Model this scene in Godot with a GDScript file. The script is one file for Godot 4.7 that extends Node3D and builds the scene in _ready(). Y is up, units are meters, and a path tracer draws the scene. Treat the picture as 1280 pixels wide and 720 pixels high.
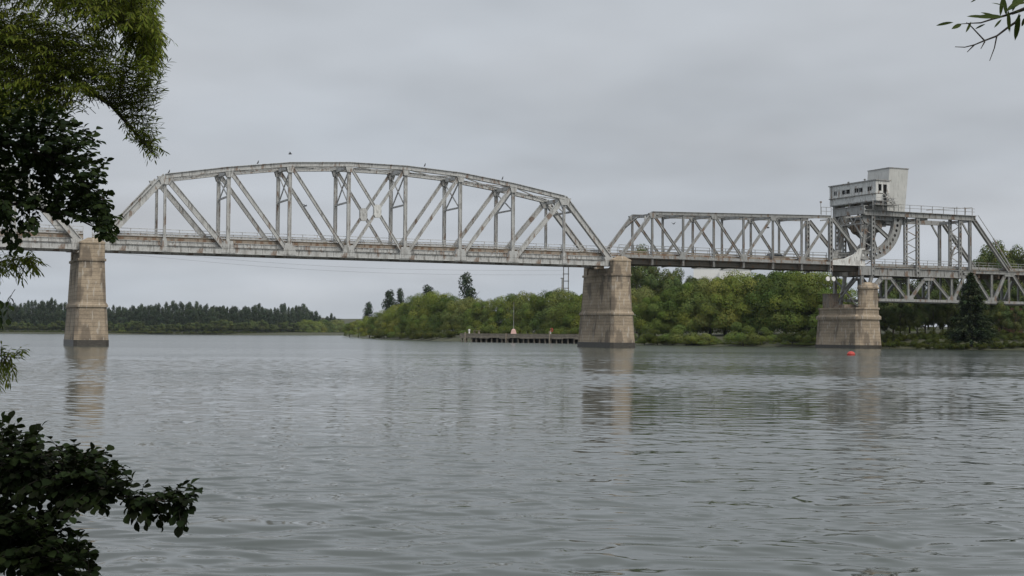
extends Node3D
# A river with a steel truss bridge, a rolling bascule span on its right, wooded banks, overhanging branches near the camera.

const PSI := 0.42935          # turn of the bridge axis
const W := 5.57               # distance between the two trusses of a span
const FPX := 1700.0           # focal length in pixels of the 1280 pixel wide photograph
var P0 := Vector3(0, 0, -180)
var UX := Vector3(cos(PSI), 0, -sin(PSI))
var UZ := Vector3(sin(PSI), 0, cos(PSI))
var cam: Camera3D
var cam_basis: Basis
const EYE := Vector3(0, 1.72, 0)
var taken := {}
var M := {}
var rng := RandomNumberGenerator.new()

# ---------------------------------------------------------------- mesh collector
class MB:
	var v := PackedVector3Array()
	var n := PackedVector3Array()
	var c := PackedColorArray()
	var ix := PackedInt32Array()
	var tint := Color.WHITE
	func tri(a: Vector3, b: Vector3, d: Vector3, nn: Vector3) -> void:
		var k := v.size()
		v.append_array([a, b, d]); n.append_array([nn, nn, nn]); c.append_array([tint, tint, tint])
		if (d - a).cross(b - a).dot(nn) >= 0.0: ix.append_array([k, k + 1, k + 2])
		else: ix.append_array([k, k + 2, k + 1])
	func quad(a: Vector3, b: Vector3, d: Vector3, e: Vector3, nn: Vector3) -> void:
		var k := v.size()
		v.append_array([a, b, d, e]); n.append_array([nn, nn, nn, nn]); c.append_array([tint, tint, tint, tint])
		if (d - a).cross(b - a).dot(nn) >= 0.0: ix.append_array([k, k + 1, k + 2, k, k + 2, k + 3])
		else: ix.append_array([k, k + 2, k + 1, k, k + 3, k + 2])
	func obox(o: Vector3, x: Vector3, y: Vector3, z: Vector3) -> void:  # centre and half axes
		for s in [-1.0, 1.0]:
			quad(o + x * s - y - z, o + x * s + y - z, o + x * s + y + z, o + x * s - y + z, x.normalized() * s)
			quad(o + y * s - x - z, o + y * s + x - z, o + y * s + x + z, o + y * s - x + z, y.normalized() * s)
			quad(o + z * s - x - y, o + z * s + x - y, o + z * s + x + y, o + z * s - x + y, z.normalized() * s)
	func box(lo: Vector3, hi: Vector3) -> void:
		var h := (hi - lo) * 0.5
		obox((lo + hi) * 0.5, Vector3(h.x, 0, 0), Vector3(0, h.y, 0), Vector3(0, 0, h.z))
	func beam(a: Vector3, b: Vector3, wide: float, deep: float, side := Vector3(0, 0, 1)) -> void:  # deep is measured along side
		var d := b - a
		var s := (side - d * (side.dot(d) / d.length_squared())).normalized()
		var w := d.cross(s).normalized()
		obox((a + b) * 0.5, d * 0.5, w * wide * 0.5, s * deep * 0.5)
	func ibeam(a: Vector3, b: Vector3, wide: float, deep: float, side := Vector3(0, 0, 1), fl := 0.06) -> void:
		var d := b - a
		var s := (side - d * (side.dot(d) / d.length_squared())).normalized()
		var w := d.cross(s).normalized()
		for k in [-1.0, 1.0]:
			obox((a + b) * 0.5 + w * k * (wide - fl) * 0.5, d * 0.5, w * fl * 0.5, s * deep * 0.5)
		obox((a + b) * 0.5, d * 0.5, w * (wide * 0.5 - fl - 0.001), s * deep * 0.2)
	func prism(poly: PackedVector2Array, z0: float, z1: float) -> void:
		var t := Geometry2D.triangulate_polygon(poly)
		for i in range(0, t.size(), 3):
			for z in [z0, z1]:
				tri(Vector3(poly[t[i]].x, poly[t[i]].y, z), Vector3(poly[t[i + 1]].x, poly[t[i + 1]].y, z), Vector3(poly[t[i + 2]].x, poly[t[i + 2]].y, z), Vector3(0, 0, signf(z - (z0 + z1) * 0.5)))
		var cc := Geometry2D.is_polygon_clockwise(poly)
		for i in poly.size():
			var a := poly[i]
			var b := poly[(i + 1) % poly.size()]
			var e := (b - a).normalized()
			var nn := Vector3(e.y, -e.x, 0) * (-1.0 if cc else 1.0)
			quad(Vector3(a.x, a.y, z0), Vector3(b.x, b.y, z0), Vector3(b.x, b.y, z1), Vector3(a.x, a.y, z1), nn)
	func loft(rings: Array, cap := true) -> void:  # rings of equally many points, flat facets
		var mid := Vector3.ZERO
		for r in rings:
			for p in r: mid += p / float(r.size() * rings.size())
		for i in rings.size() - 1:
			var ca := Vector3.ZERO
			for p in rings[i]: ca += p / float(rings[i].size())
			for p in rings[i + 1]: ca += p / float(rings[i + 1].size())
			ca *= 0.5
			for k in rings[i].size():
				var a: Vector3 = rings[i][k]
				var b: Vector3 = rings[i][(k + 1) % rings[i].size()]
				var d: Vector3 = rings[i + 1][(k + 1) % rings[i].size()]
				var e: Vector3 = rings[i + 1][k]
				var nn := (d - a).cross(e - b).normalized()
				if nn.dot((a + b + d + e) * 0.25 - ca) < 0: nn = -nn
				quad(a, b, d, e, nn)
		if cap:
			for q in [0, rings.size() - 1]:
				var r: Array = rings[q]
				var cc := Vector3.ZERO
				for p in r: cc += p / float(r.size())
				for k in r.size():
					var nn2: Vector3 = (r[1] - r[0]).cross(r[2] - r[0]).normalized()
					if nn2.dot(cc - mid) < 0: nn2 = -nn2
					tri(cc, r[k], r[(k + 1) % r.size()], nn2)
	func tube(pts: Array, rad: Array, sides := 6) -> void:  # smooth swept tube
		var k0 := v.size()
		for i in pts.size():
			var d: Vector3 = (pts[mini(i + 1, pts.size() - 1)] - pts[maxi(i - 1, 0)]).normalized()
			var s := d.cross(Vector3(0.31, 0.9, 0.27)).normalized()
			var w := s.cross(d)
			for q in sides:
				var a := TAU * q / sides
				var nn := s * cos(a) + w * sin(a)
				v.append(pts[i] + nn * rad[i]); n.append(nn); c.append(tint)
		for i in pts.size() - 1:
			for q in sides:
				var a := k0 + i * sides + q
				var b := k0 + i * sides + (q + 1) % sides
				ix.append_array([a, b, b + sides, a, b + sides, a + sides])
	func mesh() -> ArrayMesh:
		var arr := []
		arr.resize(Mesh.ARRAY_MAX)
		arr[Mesh.ARRAY_VERTEX] = v; arr[Mesh.ARRAY_NORMAL] = n; arr[Mesh.ARRAY_COLOR] = c; arr[Mesh.ARRAY_INDEX] = ix
		var am := ArrayMesh.new()
		am.add_surface_from_arrays(Mesh.PRIMITIVE_TRIANGLES, arr)
		return am

# ---------------------------------------------------------------- naming
func numbered(called: String) -> String:
	taken[called] = taken.get(called, -1) + 1
	return called if taken[called] == 0 else "%s_%03d" % [called, taken[called]]
func tag(o: Node, label: String, category: String, group := "") -> Node:
	o.set_meta("label", label); o.set_meta("category", category)
	if group != "": o.set_meta("group", group)
	return o
func thing(called: String, label: String, category: String, where := Vector3.ZERO, turn := 0.0, group := "") -> Node3D:
	var o := Node3D.new()
	o.name = numbered(called); add_child(o)
	o.position = where; o.rotation.y = turn
	tag(o, label, category, group)
	return o
func put(mesh: Mesh, called: String, m: Material, parent: Node, where := Vector3.ZERO) -> MeshInstance3D:
	var o := MeshInstance3D.new()
	o.mesh = mesh; o.name = called; o.material_override = m
	parent.add_child(o, true)
	o.position = where
	return o
func part(mb: MB, called: String, m: Material, parent: Node) -> MeshInstance3D:
	return put(mb.mesh(), called, m, parent)
func structure(mb: MB, called: String, m: Material) -> MeshInstance3D:
	var o := part(mb, called, m, self)
	o.set_meta("kind", "structure")
	return o
func copy_of(o: Node3D) -> Node3D:
	var base := String(o.name).rstrip("0123456789").trim_suffix("_")
	var r: Node3D = o.duplicate()
	r.name = numbered(base); add_child(r)
	return r
func at(px: float, py: float, depth: float) -> Vector3:   # a point of the place at that depth
	return EYE + cam_basis * Vector3((px - 640.0) / FPX, (360.0 - py) / FPX, -1.0) * depth
func on_bridge(t: float, h := 0.0, z := 0.0) -> Vector3:
	return P0 + UX * t + UZ * z + Vector3(0, h, 0)

# ---------------------------------------------------------------- materials
func lin(r: float, g: float, b: float) -> Color:
	return Color(r, g, b).linear_to_srgb()
func plain(r: float, g: float, b: float, rough := 0.8) -> StandardMaterial3D:
	var m := StandardMaterial3D.new()
	m.albedo_color = lin(r, g, b); m.roughness = rough
	return m
func noise(sd: int, freq: float, oct := 4) -> FastNoiseLite:
	var f := FastNoiseLite.new()
	f.seed = sd; f.frequency = freq; f.fractal_octaves = oct; f.noise_type = FastNoiseLite.TYPE_SIMPLEX_SMOOTH
	return f
func surface(size: int, metres: float, f: Callable, rough: float) -> StandardMaterial3D:  # colour computed over a tile, laid on by object position
	var im := Image.create(size, size, false, Image.FORMAT_RGB8)
	for y in size:
		for x in size:
			im.set_pixel(x, y, f.call(x / float(size) * metres, y / float(size) * metres))
	im.generate_mipmaps()
	var m := StandardMaterial3D.new()
	m.albedo_texture = ImageTexture.create_from_image(im)
	m.uv1_triplanar = true; m.uv1_triplanar_sharpness = 6.0; m.uv1_scale = Vector3.ONE / metres
	m.roughness = rough
	return m
func leaf_material(through: float) -> StandardMaterial3D:
	var m := StandardMaterial3D.new()
	m.vertex_color_use_as_albedo = true; m.roughness = 0.7; m.cull_mode = BaseMaterial3D.CULL_DISABLED
	m.metallic_specular = 0.15
	m.backlight_enabled = true; m.backlight = Color(through, through, through * 0.6)
	return m
func make_materials() -> void:
	var n1 := noise(3, 0.35, 5)
	var n2 := noise(5, 1.6, 4)
	var n3 := noise(7, 0.12, 3)
	var paint := func(base: Color, rust: float) -> Callable:
		return func(x: float, y: float) -> Color:
			var streak := n2.get_noise_2d(x * 2.2, y * 0.3)
			var patch := n1.get_noise_2d(x * 2.0, y * 2.0)
			var k := smoothstep(0.18 - rust, 0.55 - rust, streak * 0.6 + patch * 0.7)
			var g := 1.0 + n2.get_noise_2d(x * 3.0 + 40.0, y * 3.0) * 0.22 + patch * 0.18
			var rs := smoothstep(0.32 - rust, 0.5 - rust, n1.get_noise_2d(x * 3.1 + 60.0, y * 1.1))
			var dirt := smoothstep(0.05, 0.5, n3.get_noise_2d(x * 6.0, y * 2.0 + 30.0) + 0.4 * streak)
			var col := Color(base.r * g, base.g * g, base.b * g).lerp(Color(0.12, 0.115, 0.105), k * 0.6)
			return col.lerp(Color(0.15, 0.14, 0.125), dirt * 0.4).lerp(Color(0.155, 0.085, 0.045), rs * 0.7).linear_to_srgb()
	M.paint = surface(384, 9.0, paint.call(Color(0.44, 0.445, 0.437), 0.06), 0.55)
	M.paint_grey = surface(256, 9.0, paint.call(Color(0.29, 0.295, 0.29), 0.08), 0.55)
	M.paint_pale = surface(256, 9.0, paint.call(Color(0.58, 0.585, 0.57), -0.02), 0.6)
	M.rusty = surface(256, 7.0, paint.call(Color(0.27, 0.225, 0.18), 0.22), 0.8)
	M.concrete = surface(256, 9.0, func(x: float, y: float) -> Color:
		var g := 1.0 + 0.12 * n1.get_noise_2d(x, y) + 0.08 * n2.get_noise_2d(x * 2.0, y * 0.6) - 0.25 * smoothstep(0.25, 0.5, n2.get_noise_2d(x * 1.5, y * 0.2 + 3.0))
		return Color(0.47 * g, 0.475 * g, 0.46 * g).linear_to_srgb(), 0.8)
	M.shaded_timber = surface(256, 7.0, paint.call(Color(0.13, 0.115, 0.095), 0.1), 0.85)  # deck timber colour, darkened for the shade on its underside
	M.steel_dark = surface(256, 9.0, paint.call(Color(0.10, 0.10, 0.10), 0.1), 0.7)
	var stone := func(x: float, y: float) -> Color:
		var row := floorf(y / 0.45)
		var joint := 1.0 - 0.35 * (1.0 - smoothstep(0.015, 0.05, absf(fposmod(y, 0.45) - 0.225) * -1.0 + 0.225))
		var g := 1.0 + 0.3 * n1.get_noise_2d(x * 0.5, y * 2.2) + 0.12 * sin(row * 12.9898) + 0.2 * n2.get_noise_2d(x * 2.0, y * 2.0)
		var stain := smoothstep(0.05, 0.5, n3.get_noise_2d(x * 3.0 + 9.0, y * 1.5) + 0.5 * n1.get_noise_2d(x * 1.3, y * 0.4))
		return Color(0.335 * g * joint, 0.272 * g * joint, 0.2 * g * joint).lerp(Color(0.10, 0.082, 0.066), stain * 0.68).lerp(Color(0.5, 0.47, 0.42), 0.5 * smoothstep(0.25, 0.5, n2.get_noise_2d(x * 1.1 + 31.0, y * 0.25))).linear_to_srgb()
	M.stone = surface(512, 9.0, stone, 0.9)
	var wet := func(x: float, y: float) -> Color:
		var g := 1.0 + 0.5 * n2.get_noise_2d(x, y * 3.0)
		return Color(0.055 * g, 0.05 * g, 0.042 * g).linear_to_srgb()
	M.wet_and_shade = surface(128, 6.0, wet, 0.5)  # wet pier footings, and the dark of the added boards under the wharf
	var wood := func(x: float, y: float) -> Color:
		var g := 1.0 + 0.5 * n2.get_noise_2d(x * 0.4, y * 4.0) + 0.3 * n1.get_noise_2d(x, y)
		return Color(0.23 * g, 0.2 * g, 0.16 * g).linear_to_srgb()
	M.timber = surface(256, 5.0, wood, 0.9)
	var brick := func(x: float, y: float) -> Color:
		var g := 1.0 + 0.4 * n2.get_noise_2d(x * 2.0, y * 3.0)
		return Color(0.13 * g, 0.065 * g, 0.045 * g).linear_to_srgb()
	M.brick = surface(128, 4.0, brick, 0.9)
	var soil := func(x: float, y: float) -> Color:
		var g := 1.0 + 0.5 * n1.get_noise_2d(x * 0.7, y * 0.7)
		var k := smoothstep(-0.2, 0.3, n2.get_noise_2d(x, y))
		return Color(0.042 * g, 0.05 * g, 0.02 * g).lerp(Color(0.065, 0.054, 0.038), k * 0.6).linear_to_srgb()
	M.ground = surface(256, 24.0, soil, 0.95)
	M.bark = surface(128, 2.0, func(x: float, y: float) -> Color:
		var g := 1.0 + 0.6 * n2.get_noise_2d(x * 5.0, y * 1.2)
		return Color(0.035 * g, 0.03 * g, 0.025 * g).linear_to_srgb(), 0.95)
	M.leaf = leaf_material(0.7)
	M.far_leaf = leaf_material(0.2)
	M.dark = plain(0.02, 0.02, 0.02)
	M.glass = plain(0.03, 0.035, 0.04, 0.15)
	M.white = plain(0.75, 0.75, 0.74, 0.6)
	M.red = plain(0.42, 0.045, 0.035, 0.6)
	M.rubber = plain(0.02, 0.02, 0.02, 0.9)
	M.car = plain(0.045, 0.048, 0.055, 0.3)
	M.feather = plain(0.04, 0.04, 0.042)
	M.pink = plain(0.5, 0.33, 0.3)
	M.water_far = water_material(0.2)
func water_material(rough: float) -> StandardMaterial3D:
	var wm := StandardMaterial3D.new()
	wm.albedo_color = lin(0.04, 0.05, 0.041); wm.roughness = rough; wm.metallic_specular = 0.5
	return wm

# ---------------------------------------------------------------- the truss spans
func rail_mesh(length: float, posts: int, top: float, sag := 0.0) -> ArrayMesh:
	var b := MB.new()
	for i in posts + 1:
		var x := length * i / posts
		b.box(Vector3(x - 0.03, 0, -0.03), Vector3(x + 0.03, top, 0.03))
	for y in [top * 0.5, top]:
		b.box(Vector3(0, y - 0.03, -0.025), Vector3(length, y + 0.03, 0.025))
	return b.mesh()

func make_truss_span() -> Node3D:
	var L := 7.58
	var root := thing("truss_span", "tall curved grey steel truss span between two stone piers", "bridge span", on_bridge(-53.0), PSI, "curved truss spans of the bridge")
	var tops := [11.55, 20.2, 21.48, 22.48, 22.94, 22.94, 22.48, 21.5, 20.2, 11.55]
	var node := func(i: int, top: bool, z: float) -> Vector3: return Vector3(i * L, tops[i] if top else 11.55, z)
	for z in [0.0, -W]:
		for i in range(1, 8):
			var b := MB.new()
			var p: Vector3 = node.call(i, true, z)
			var q: Vector3 = node.call(i + 1, true, z)
			b.beam(p, q, 0.44, 0.5)
			var up := Vector3(0, 0.25, 0)
			b.beam(p + up, q + up, 0.06, 0.78)
			b.beam(p - up, q - up, 0.06, 0.62)
			part(b, "top_chord", M.paint, root)
		for i in [0, 8]:
			var b := MB.new()
			var p: Vector3 = node.call(i, true, z)
			var q: Vector3 = node.call(i + 1, true, z)
			b.ibeam(p, q, 0.78, 0.56, Vector3(0, 0, 1), 0.1)
			part(b, "end_post", M.paint, root)
		for i in 9:
			var b := MB.new()
			b.box(Vector3(i * L + 0.01, 11.2, z - 0.24), Vector3(i * L + L - 0.01, 11.87, z + 0.24))
			b.box(Vector3(i * L + 0.01, 11.17, z - 0.34), Vector3(i * L + L - 0.01, 11.2, z + 0.34))
			b.box(Vector3(i * L + 0.01, 11.87, z - 0.33), Vector3(i * L + L - 0.01, 11.9, z + 0.33))
			part(b, "bottom_chord", M.paint, root)
		for i in range(1, 9):
			var b := MB.new()
			var end := i == 1 or i == 8
			b.ibeam(node.call(i, false, z) + Vector3(0, 0.3, 0), node.call(i, true, z) - Vector3(0, 0.2, 0), 0.3 if end else 0.44, 0.34)
			part(b, "vertical_post", M.paint, root)
		for i in range(1, 4):
			for mirror in [false, true]:
				var b := MB.new()
				var p: Vector3 = node.call(9 - i if mirror else i, true, z)
				var q: Vector3 = node.call(8 - i if mirror else i + 1, false, z)
				b.ibeam(p, q, [0, 0.66, 0.5, 0.4][i], 0.3)
				part(b, "diagonal_brace", M.paint, root)
		for s in [0, 1]:
			var b := MB.new()
			b.ibeam(node.call(4 + s, true, z), node.call(5 - s, false, z), 0.36, 0.26 + 0.03 * s)
			part(b, "diagonal_brace", M.paint, root)
		var g := MB.new()
		var cx := 4.5 * L
		var cy := 17.2
		g.prism(PackedVector2Array([Vector2(cx - 0.5, cy - 0.45), Vector2(cx - 0.28, cy - 0.82), Vector2(cx + 0.28, cy - 0.82), Vector2(cx + 0.5, cy - 0.45), Vector2(cx + 0.5, cy + 0.45), Vector2(cx + 0.28, cy + 0.82), Vector2(cx - 0.28, cy + 0.82), Vector2(cx - 0.5, cy + 0.45)]), z - 0.2, z + 0.2)
		part(g, "gusset_plate", M.paint_pale, root)
		for i in range(1, 9):
			var b := MB.new()
			var wb := 0.35 if i == 1 or i == 8 else 0.85
			var wt := 0.24 if i == 1 or i == 8 else 0.55
			b.prism(PackedVector2Array([Vector2(i * L - wb, 11.3), Vector2(i * L + wb, 11.3), Vector2(i * L + wt, 12.75), Vector2(i * L - wt, 12.75)]), z - 0.3, z + 0.3)
			part(b, "gusset_plate", M.paint, root)
			b = MB.new()
			var ty: float = tops[i]
			var hw := 0.95 if i == 1 or i == 8 else 0.6
			b.prism(PackedVector2Array([Vector2(i * L - hw * 0.5, ty - 1.0), Vector2(i * L + hw * 0.5, ty - 1.0), Vector2(i * L + hw, ty - 0.05), Vector2(i * L - hw, ty - 0.05)]), z - 0.27, z + 0.27)
			part(b, "gusset_plate", M.paint, root)
		for i in [0, 9]:
			var b := MB.new()
			var sx := 1.0 if i == 0 else -1.0
			b.prism(PackedVector2Array([Vector2(i * L - sx * 0.3, 11.1), Vector2(i * L + sx * 1.3, 11.1), Vector2(i * L + sx * 1.5, 12.4), Vector2(i * L + sx * 0.3, 12.4), Vector2(i * L - sx * 0.3, 11.9)]), z - 0.31, z + 0.31)
			part(b, "gusset_plate", M.paint, root)
			b = MB.new()
			b.prism(PackedVector2Array([Vector2(i * L - 0.42 + sx * 0.1, 10.9), Vector2(i * L + 0.42 + sx * 0.1, 10.9), Vector2(i * L + 0.2 + sx * 0.1, 11.09), Vector2(i * L - 0.2 + sx * 0.1, 11.09)]), z - 0.35, z + 0.35)
			part(b, "bearing_shoe", M.rusty, root)
	for i in range(1, 9):  # sway frames across
		var t: float = tops[i]
		var x := i * L
		var b := MB.new()
		b.beam(Vector3(x, t - 0.25, -0.3), Vector3(x, t - 0.25, -W + 0.3), 0.5, 0.3, Vector3(1, 0, 0))
		part(b, "top_strut", M.paint, root)
		if i > 1 and i < 8:
			b = MB.new()
			b.beam(Vector3(x, 18.2, -0.2), Vector3(x, 18.2, -W + 0.2), 0.2, 0.2, Vector3(1, 0, 0))
			part(b, "sway_strut", M.paint, root)
			b = MB.new()
			b.beam(Vector3(x + 0.06, t - 0.6, -0.2), Vector3(x + 0.06, 18.25, -W + 0.25), 0.22, 0.1, Vector3(1, 0, 0))
			part(b, "sway_brace", M.paint, root)
			b = MB.new()
			b.beam(Vector3(x - 0.08, t - 0.6, -W + 0.2), Vector3(x - 0.08, 18.25, -0.25), 0.16, 0.1, Vector3(1, 0, 0))
			part(b, "sway_brace", M.paint, root)
			for s in [0, 1]:  # brackets under the ends of the strut
				b = MB.new()
				var z0 := -0.25 if s == 0 else -W + 0.25
				var z1 := -1.0 if s == 0 else -W + 1.0
				b.beam(Vector3(x + 0.02, t - 1.3, z0), Vector3(x + 0.02, t - 0.5, z1), 0.16, 0.14, Vector3(1, 0, 0))
				part(b, "knee_brace", M.paint, root)
		else:
			var inward := 1.0 if i == 1 else -1.0
			for k in 5:  # lattice of the portal, lying along the end post
				b = MB.new()
				var za := -0.3 - (W - 0.6) * k / 5.0
				var zb := -0.3 - (W - 0.6) * (k + 1) / 5.0
				var lo := Vector3(-inward * 1.2, -1.45, 0)
				b.beam(Vector3(x, t - 0.4, za) + (lo if k % 2 == 0 else Vector3.ZERO), Vector3(x, t - 0.4, zb) + (Vector3.ZERO if k % 2 == 0 else lo), 0.14, 0.12, Vector3(1, 0, 0))
				part(b, "portal_lattice", M.paint, root)
			b = MB.new()
			b.beam(Vector3(x - inward * 1.2, t - 1.85, -0.25), Vector3(x - inward * 1.2, t - 1.85, -W + 0.25), 0.26, 0.2, Vector3(1, 0, 0))
			part(b, "portal_strut", M.paint, root)
	for i in range(1, 8):
		for s in [0, 1]:
			var b := MB.new()
			b.beam(node.call(i, true, -0.25 if s == 0 else -W + 0.25) - Vector3(0, 0.1 + s * 0.14, 0), node.call(i + 1, true, -W + 0.25 if s == 0 else -0.25) - Vector3(0, 0.1 + s * 0.14, 0), 0.12, 0.2, Vector3(0, 0, 1))
			part(b, "top_lateral", M.paint, root)
	# floor
	for i in 10:
		var b := MB.new()
		var x := clampf(i * L, 0.25, 9 * L - 0.25)
		b.box(Vector3(x - 0.17, 11.25, -W + 0.26), Vector3(x + 0.17, 12.2, -0.26))
		part(b, "floor_beam", M.rusty, root)
	for i in 9:
		var x0 := i * L + 0.03
		var x1 := (i + 1) * L - 0.03
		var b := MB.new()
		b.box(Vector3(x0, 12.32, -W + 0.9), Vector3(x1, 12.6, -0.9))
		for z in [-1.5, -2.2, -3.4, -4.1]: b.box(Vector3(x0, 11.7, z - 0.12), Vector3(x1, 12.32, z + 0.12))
		part(b, "deck_panel", M.shaded_timber, root)
		for side in [0, 1]:
			var zo := -0.42 if side == 0 else -W + 0.42
			b = MB.new()
			b.box(Vector3(x0, 12.0, zo - 0.12), Vector3(x1, 12.5, zo + 0.02))
			b.box(Vector3(x0, 12.46, zo - 0.2), Vector3(x1, 12.52, zo + 0.12))
			var k := 0
			while k < 9:
				var sx := x0 + 0.4 + k * 0.82
				if sx < x1 - 0.1: b.box(Vector3(sx, 12.0, zo + 0.02), Vector3(sx + 0.07, 12.46, zo + 0.09))
				k += 1
			part(b, "edge_beam", M.paint, root)
			b = MB.new()
			b.box(Vector3(x0, 12.53, zo - 0.3), Vector3(x1, 12.86, zo - 0.02))
			part(b, "timber_kerb", M.rusty, root)
			b = MB.new()
			b.box(Vector3(x0, 12.95, zo - 0.5), Vector3(x1, 13.04, zo + 0.02))
			b.box(Vector3(x0, 12.86, zo - 0.4), Vector3(x1, 12.95, zo - 0.1))
			part(b, "walkway_board", M.timber, root)
			b = MB.new()
			b.box(Vector3(x0, 13.12, zo - 0.46), Vector3(x1, 13.36, zo - 0.40))
			part(b, "guard_board", M.paint, root)
			put(M.rail9, "handrail", M.paint, root, Vector3(x0, 13.04, zo - 0.3))
	return root

# ---------------------------------------------------------------- piers
func pier_ring(y: float, wx: float, z0: float, z1: float, cut := 0.35) -> Array:
	var h := wx * 0.5
	return [Vector3(-h + cut, y, z0), Vector3(h - cut, y, z0), Vector3(h, y, z0 - cut), Vector3(h, y, z1 + cut), Vector3(h - cut, y, z1), Vector3(-h + cut, y, z1), Vector3(-h, y, z1 + cut), Vector3(-h, y, z0 - cut)]
func make_pier() -> Node3D:
	var root := thing("stone_pier", "", "pier", on_bridge(-53.8), PSI, "stone piers of the bridge")
	var b := MB.new()
	b.loft([pier_ring(-1.5, 3.95, 2.15, -8.2), pier_ring(0.72, 3.92, 2.12, -8.18)])
	part(b, "waterline_footing", M.wet_and_shade, root)
	b = MB.new()
	b.loft([pier_ring(0.72, 3.84, 2.06, -8.1), pier_ring(4.5, 3.4, 1.85, -7.8)])
	part(b, "lower_shaft", M.stone, root)
	b = MB.new()
	b.loft([pier_ring(4.48, 3.66, 1.98, -7.95), pier_ring(4.72, 3.66, 1.98, -7.95), pier_ring(5.05, 3.28, 1.78, -7.72)])
	part(b, "middle_ledge", M.stone, root)
	b = MB.new()
	b.loft([pier_ring(5.0, 3.26, 1.77, -7.7), pier_ring(9.85, 2.86, 1.58, -7.4)])
	part(b, "upper_shaft", M.stone, root)
	b = MB.new()
	b.loft([pier_ring(9.82, 3.16, 1.72, -7.55), pier_ring(10.1, 3.16, 1.72, -7.55)])
	part(b, "cornice", M.stone, root)
	b = MB.new()
	b.loft([pier_ring(10.1, 2.5, 0.49, -W - 0.52, 0.1), pier_ring(10.9, 2.4, 0.49, -W - 0.52, 0.1)])
	part(b, "bearing_plinth", M.stone, root)
	for s in [0, 1]:
		b = MB.new()
		var z0 := 1.55 if s == 0 else -W - 0.55
		b.loft([pier_ring(10.1, 2.8, z0, z0 - 1.05, 0.06), pier_ring(11.82, 2.74, z0, z0 - 1.03, 0.06)])
		part(b, "end_block", M.stone, root)
		b = MB.new()
		b.loft([pier_ring(11.82, 2.9, z0 + 0.06, z0 - 1.1, 0.06), pier_ring(12.0, 2.8, z0 + 0.05, z0 - 1.1, 0.06), pier_ring(12.5, 1.0, z0 - 0.25, z0 - 0.85, 0.06)])
		part(b, "end_cap", M.stone, root)
	return root
func make_bascule_pier() -> void:
	var root := thing("bascule_pier", "broad low stone pier with a round-topped column under the lift span", "pier", on_bridge(57.7), PSI)
	var b := MB.new()
	b.loft([pier_ring(-1.5, 5.0, 2.1, -8.5, 0.5), pier_ring(0.5, 4.95, 2.08, -8.5, 0.5)])
	part(b, "waterline_footing", M.wet_and_shade, root)
	b = MB.new()
	b.loft([pier_ring(0.5, 4.86, 2.04, -8.4, 0.5), pier_ring(4.35, 4.5, 1.86, -8.1, 0.5)])
	part(b, "shaft", M.stone, root)
	b = MB.new()
	b.loft([pier_ring(4.33, 4.9, 2.06, -8.3, 0.5), pier_ring(4.75, 4.9, 2.06, -8.3, 0.5), pier_ring(5.05, 4.4, 1.8, -8.0, 0.5)])
	part(b, "ledge", M.stone, root)
	b = MB.new()
	b.loft([pier_ring(5.0, 4.3, 1.75, -7.9, 0.4), pier_ring(5.85, 4.3, 1.75, -7.9, 0.4)])
	part(b, "upper_course", M.stone, root)
	b = MB.new()
	b.loft([pier_ring(5.83, 4.5, 1.85, -8.0, 0.4), pier_ring(6.1, 4.5, 1.85, -8.0, 0.4)])
	part(b, "cornice", M.stone, root)
	for s in [0]:
		var col := MB.new()
		var rings := []
		var z0 := 0.35 if s == 0 else -6.3
		for y in [[6.1, 1.72], [8.9, 1.68], [8.92, 1.9], [9.15, 1.9], [9.55, 1.6], [9.85, 1.0], [9.95, 0.3]]:
			var r := []
			for k in 16: r.append(Vector3(0.95 + cos(TAU * k / 16) * y[1] * 0.94, y[0], z0 + sin(TAU * k / 16) * y[1] * 0.72))
			rings.append(r)
		col.loft(rings)
		part(col, "column", M.stone, root)
	b = MB.new()
	b.box(Vector3(-2.1, 6.1, -6.6), Vector3(-0.3, 8.2, -5.0))
	b.box(Vector3(-2.18, 8.2, -6.68), Vector3(-0.22, 8.3, -4.92))
	part(b, "buffer_box", M.rusty, root)
	b = MB.new()
	b.box(Vector3(-1.9, 6.1, -4.2), Vector3(0.4, 6.6, -1.6))
	part(b, "bearing_plinth", M.rusty, root)

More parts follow.
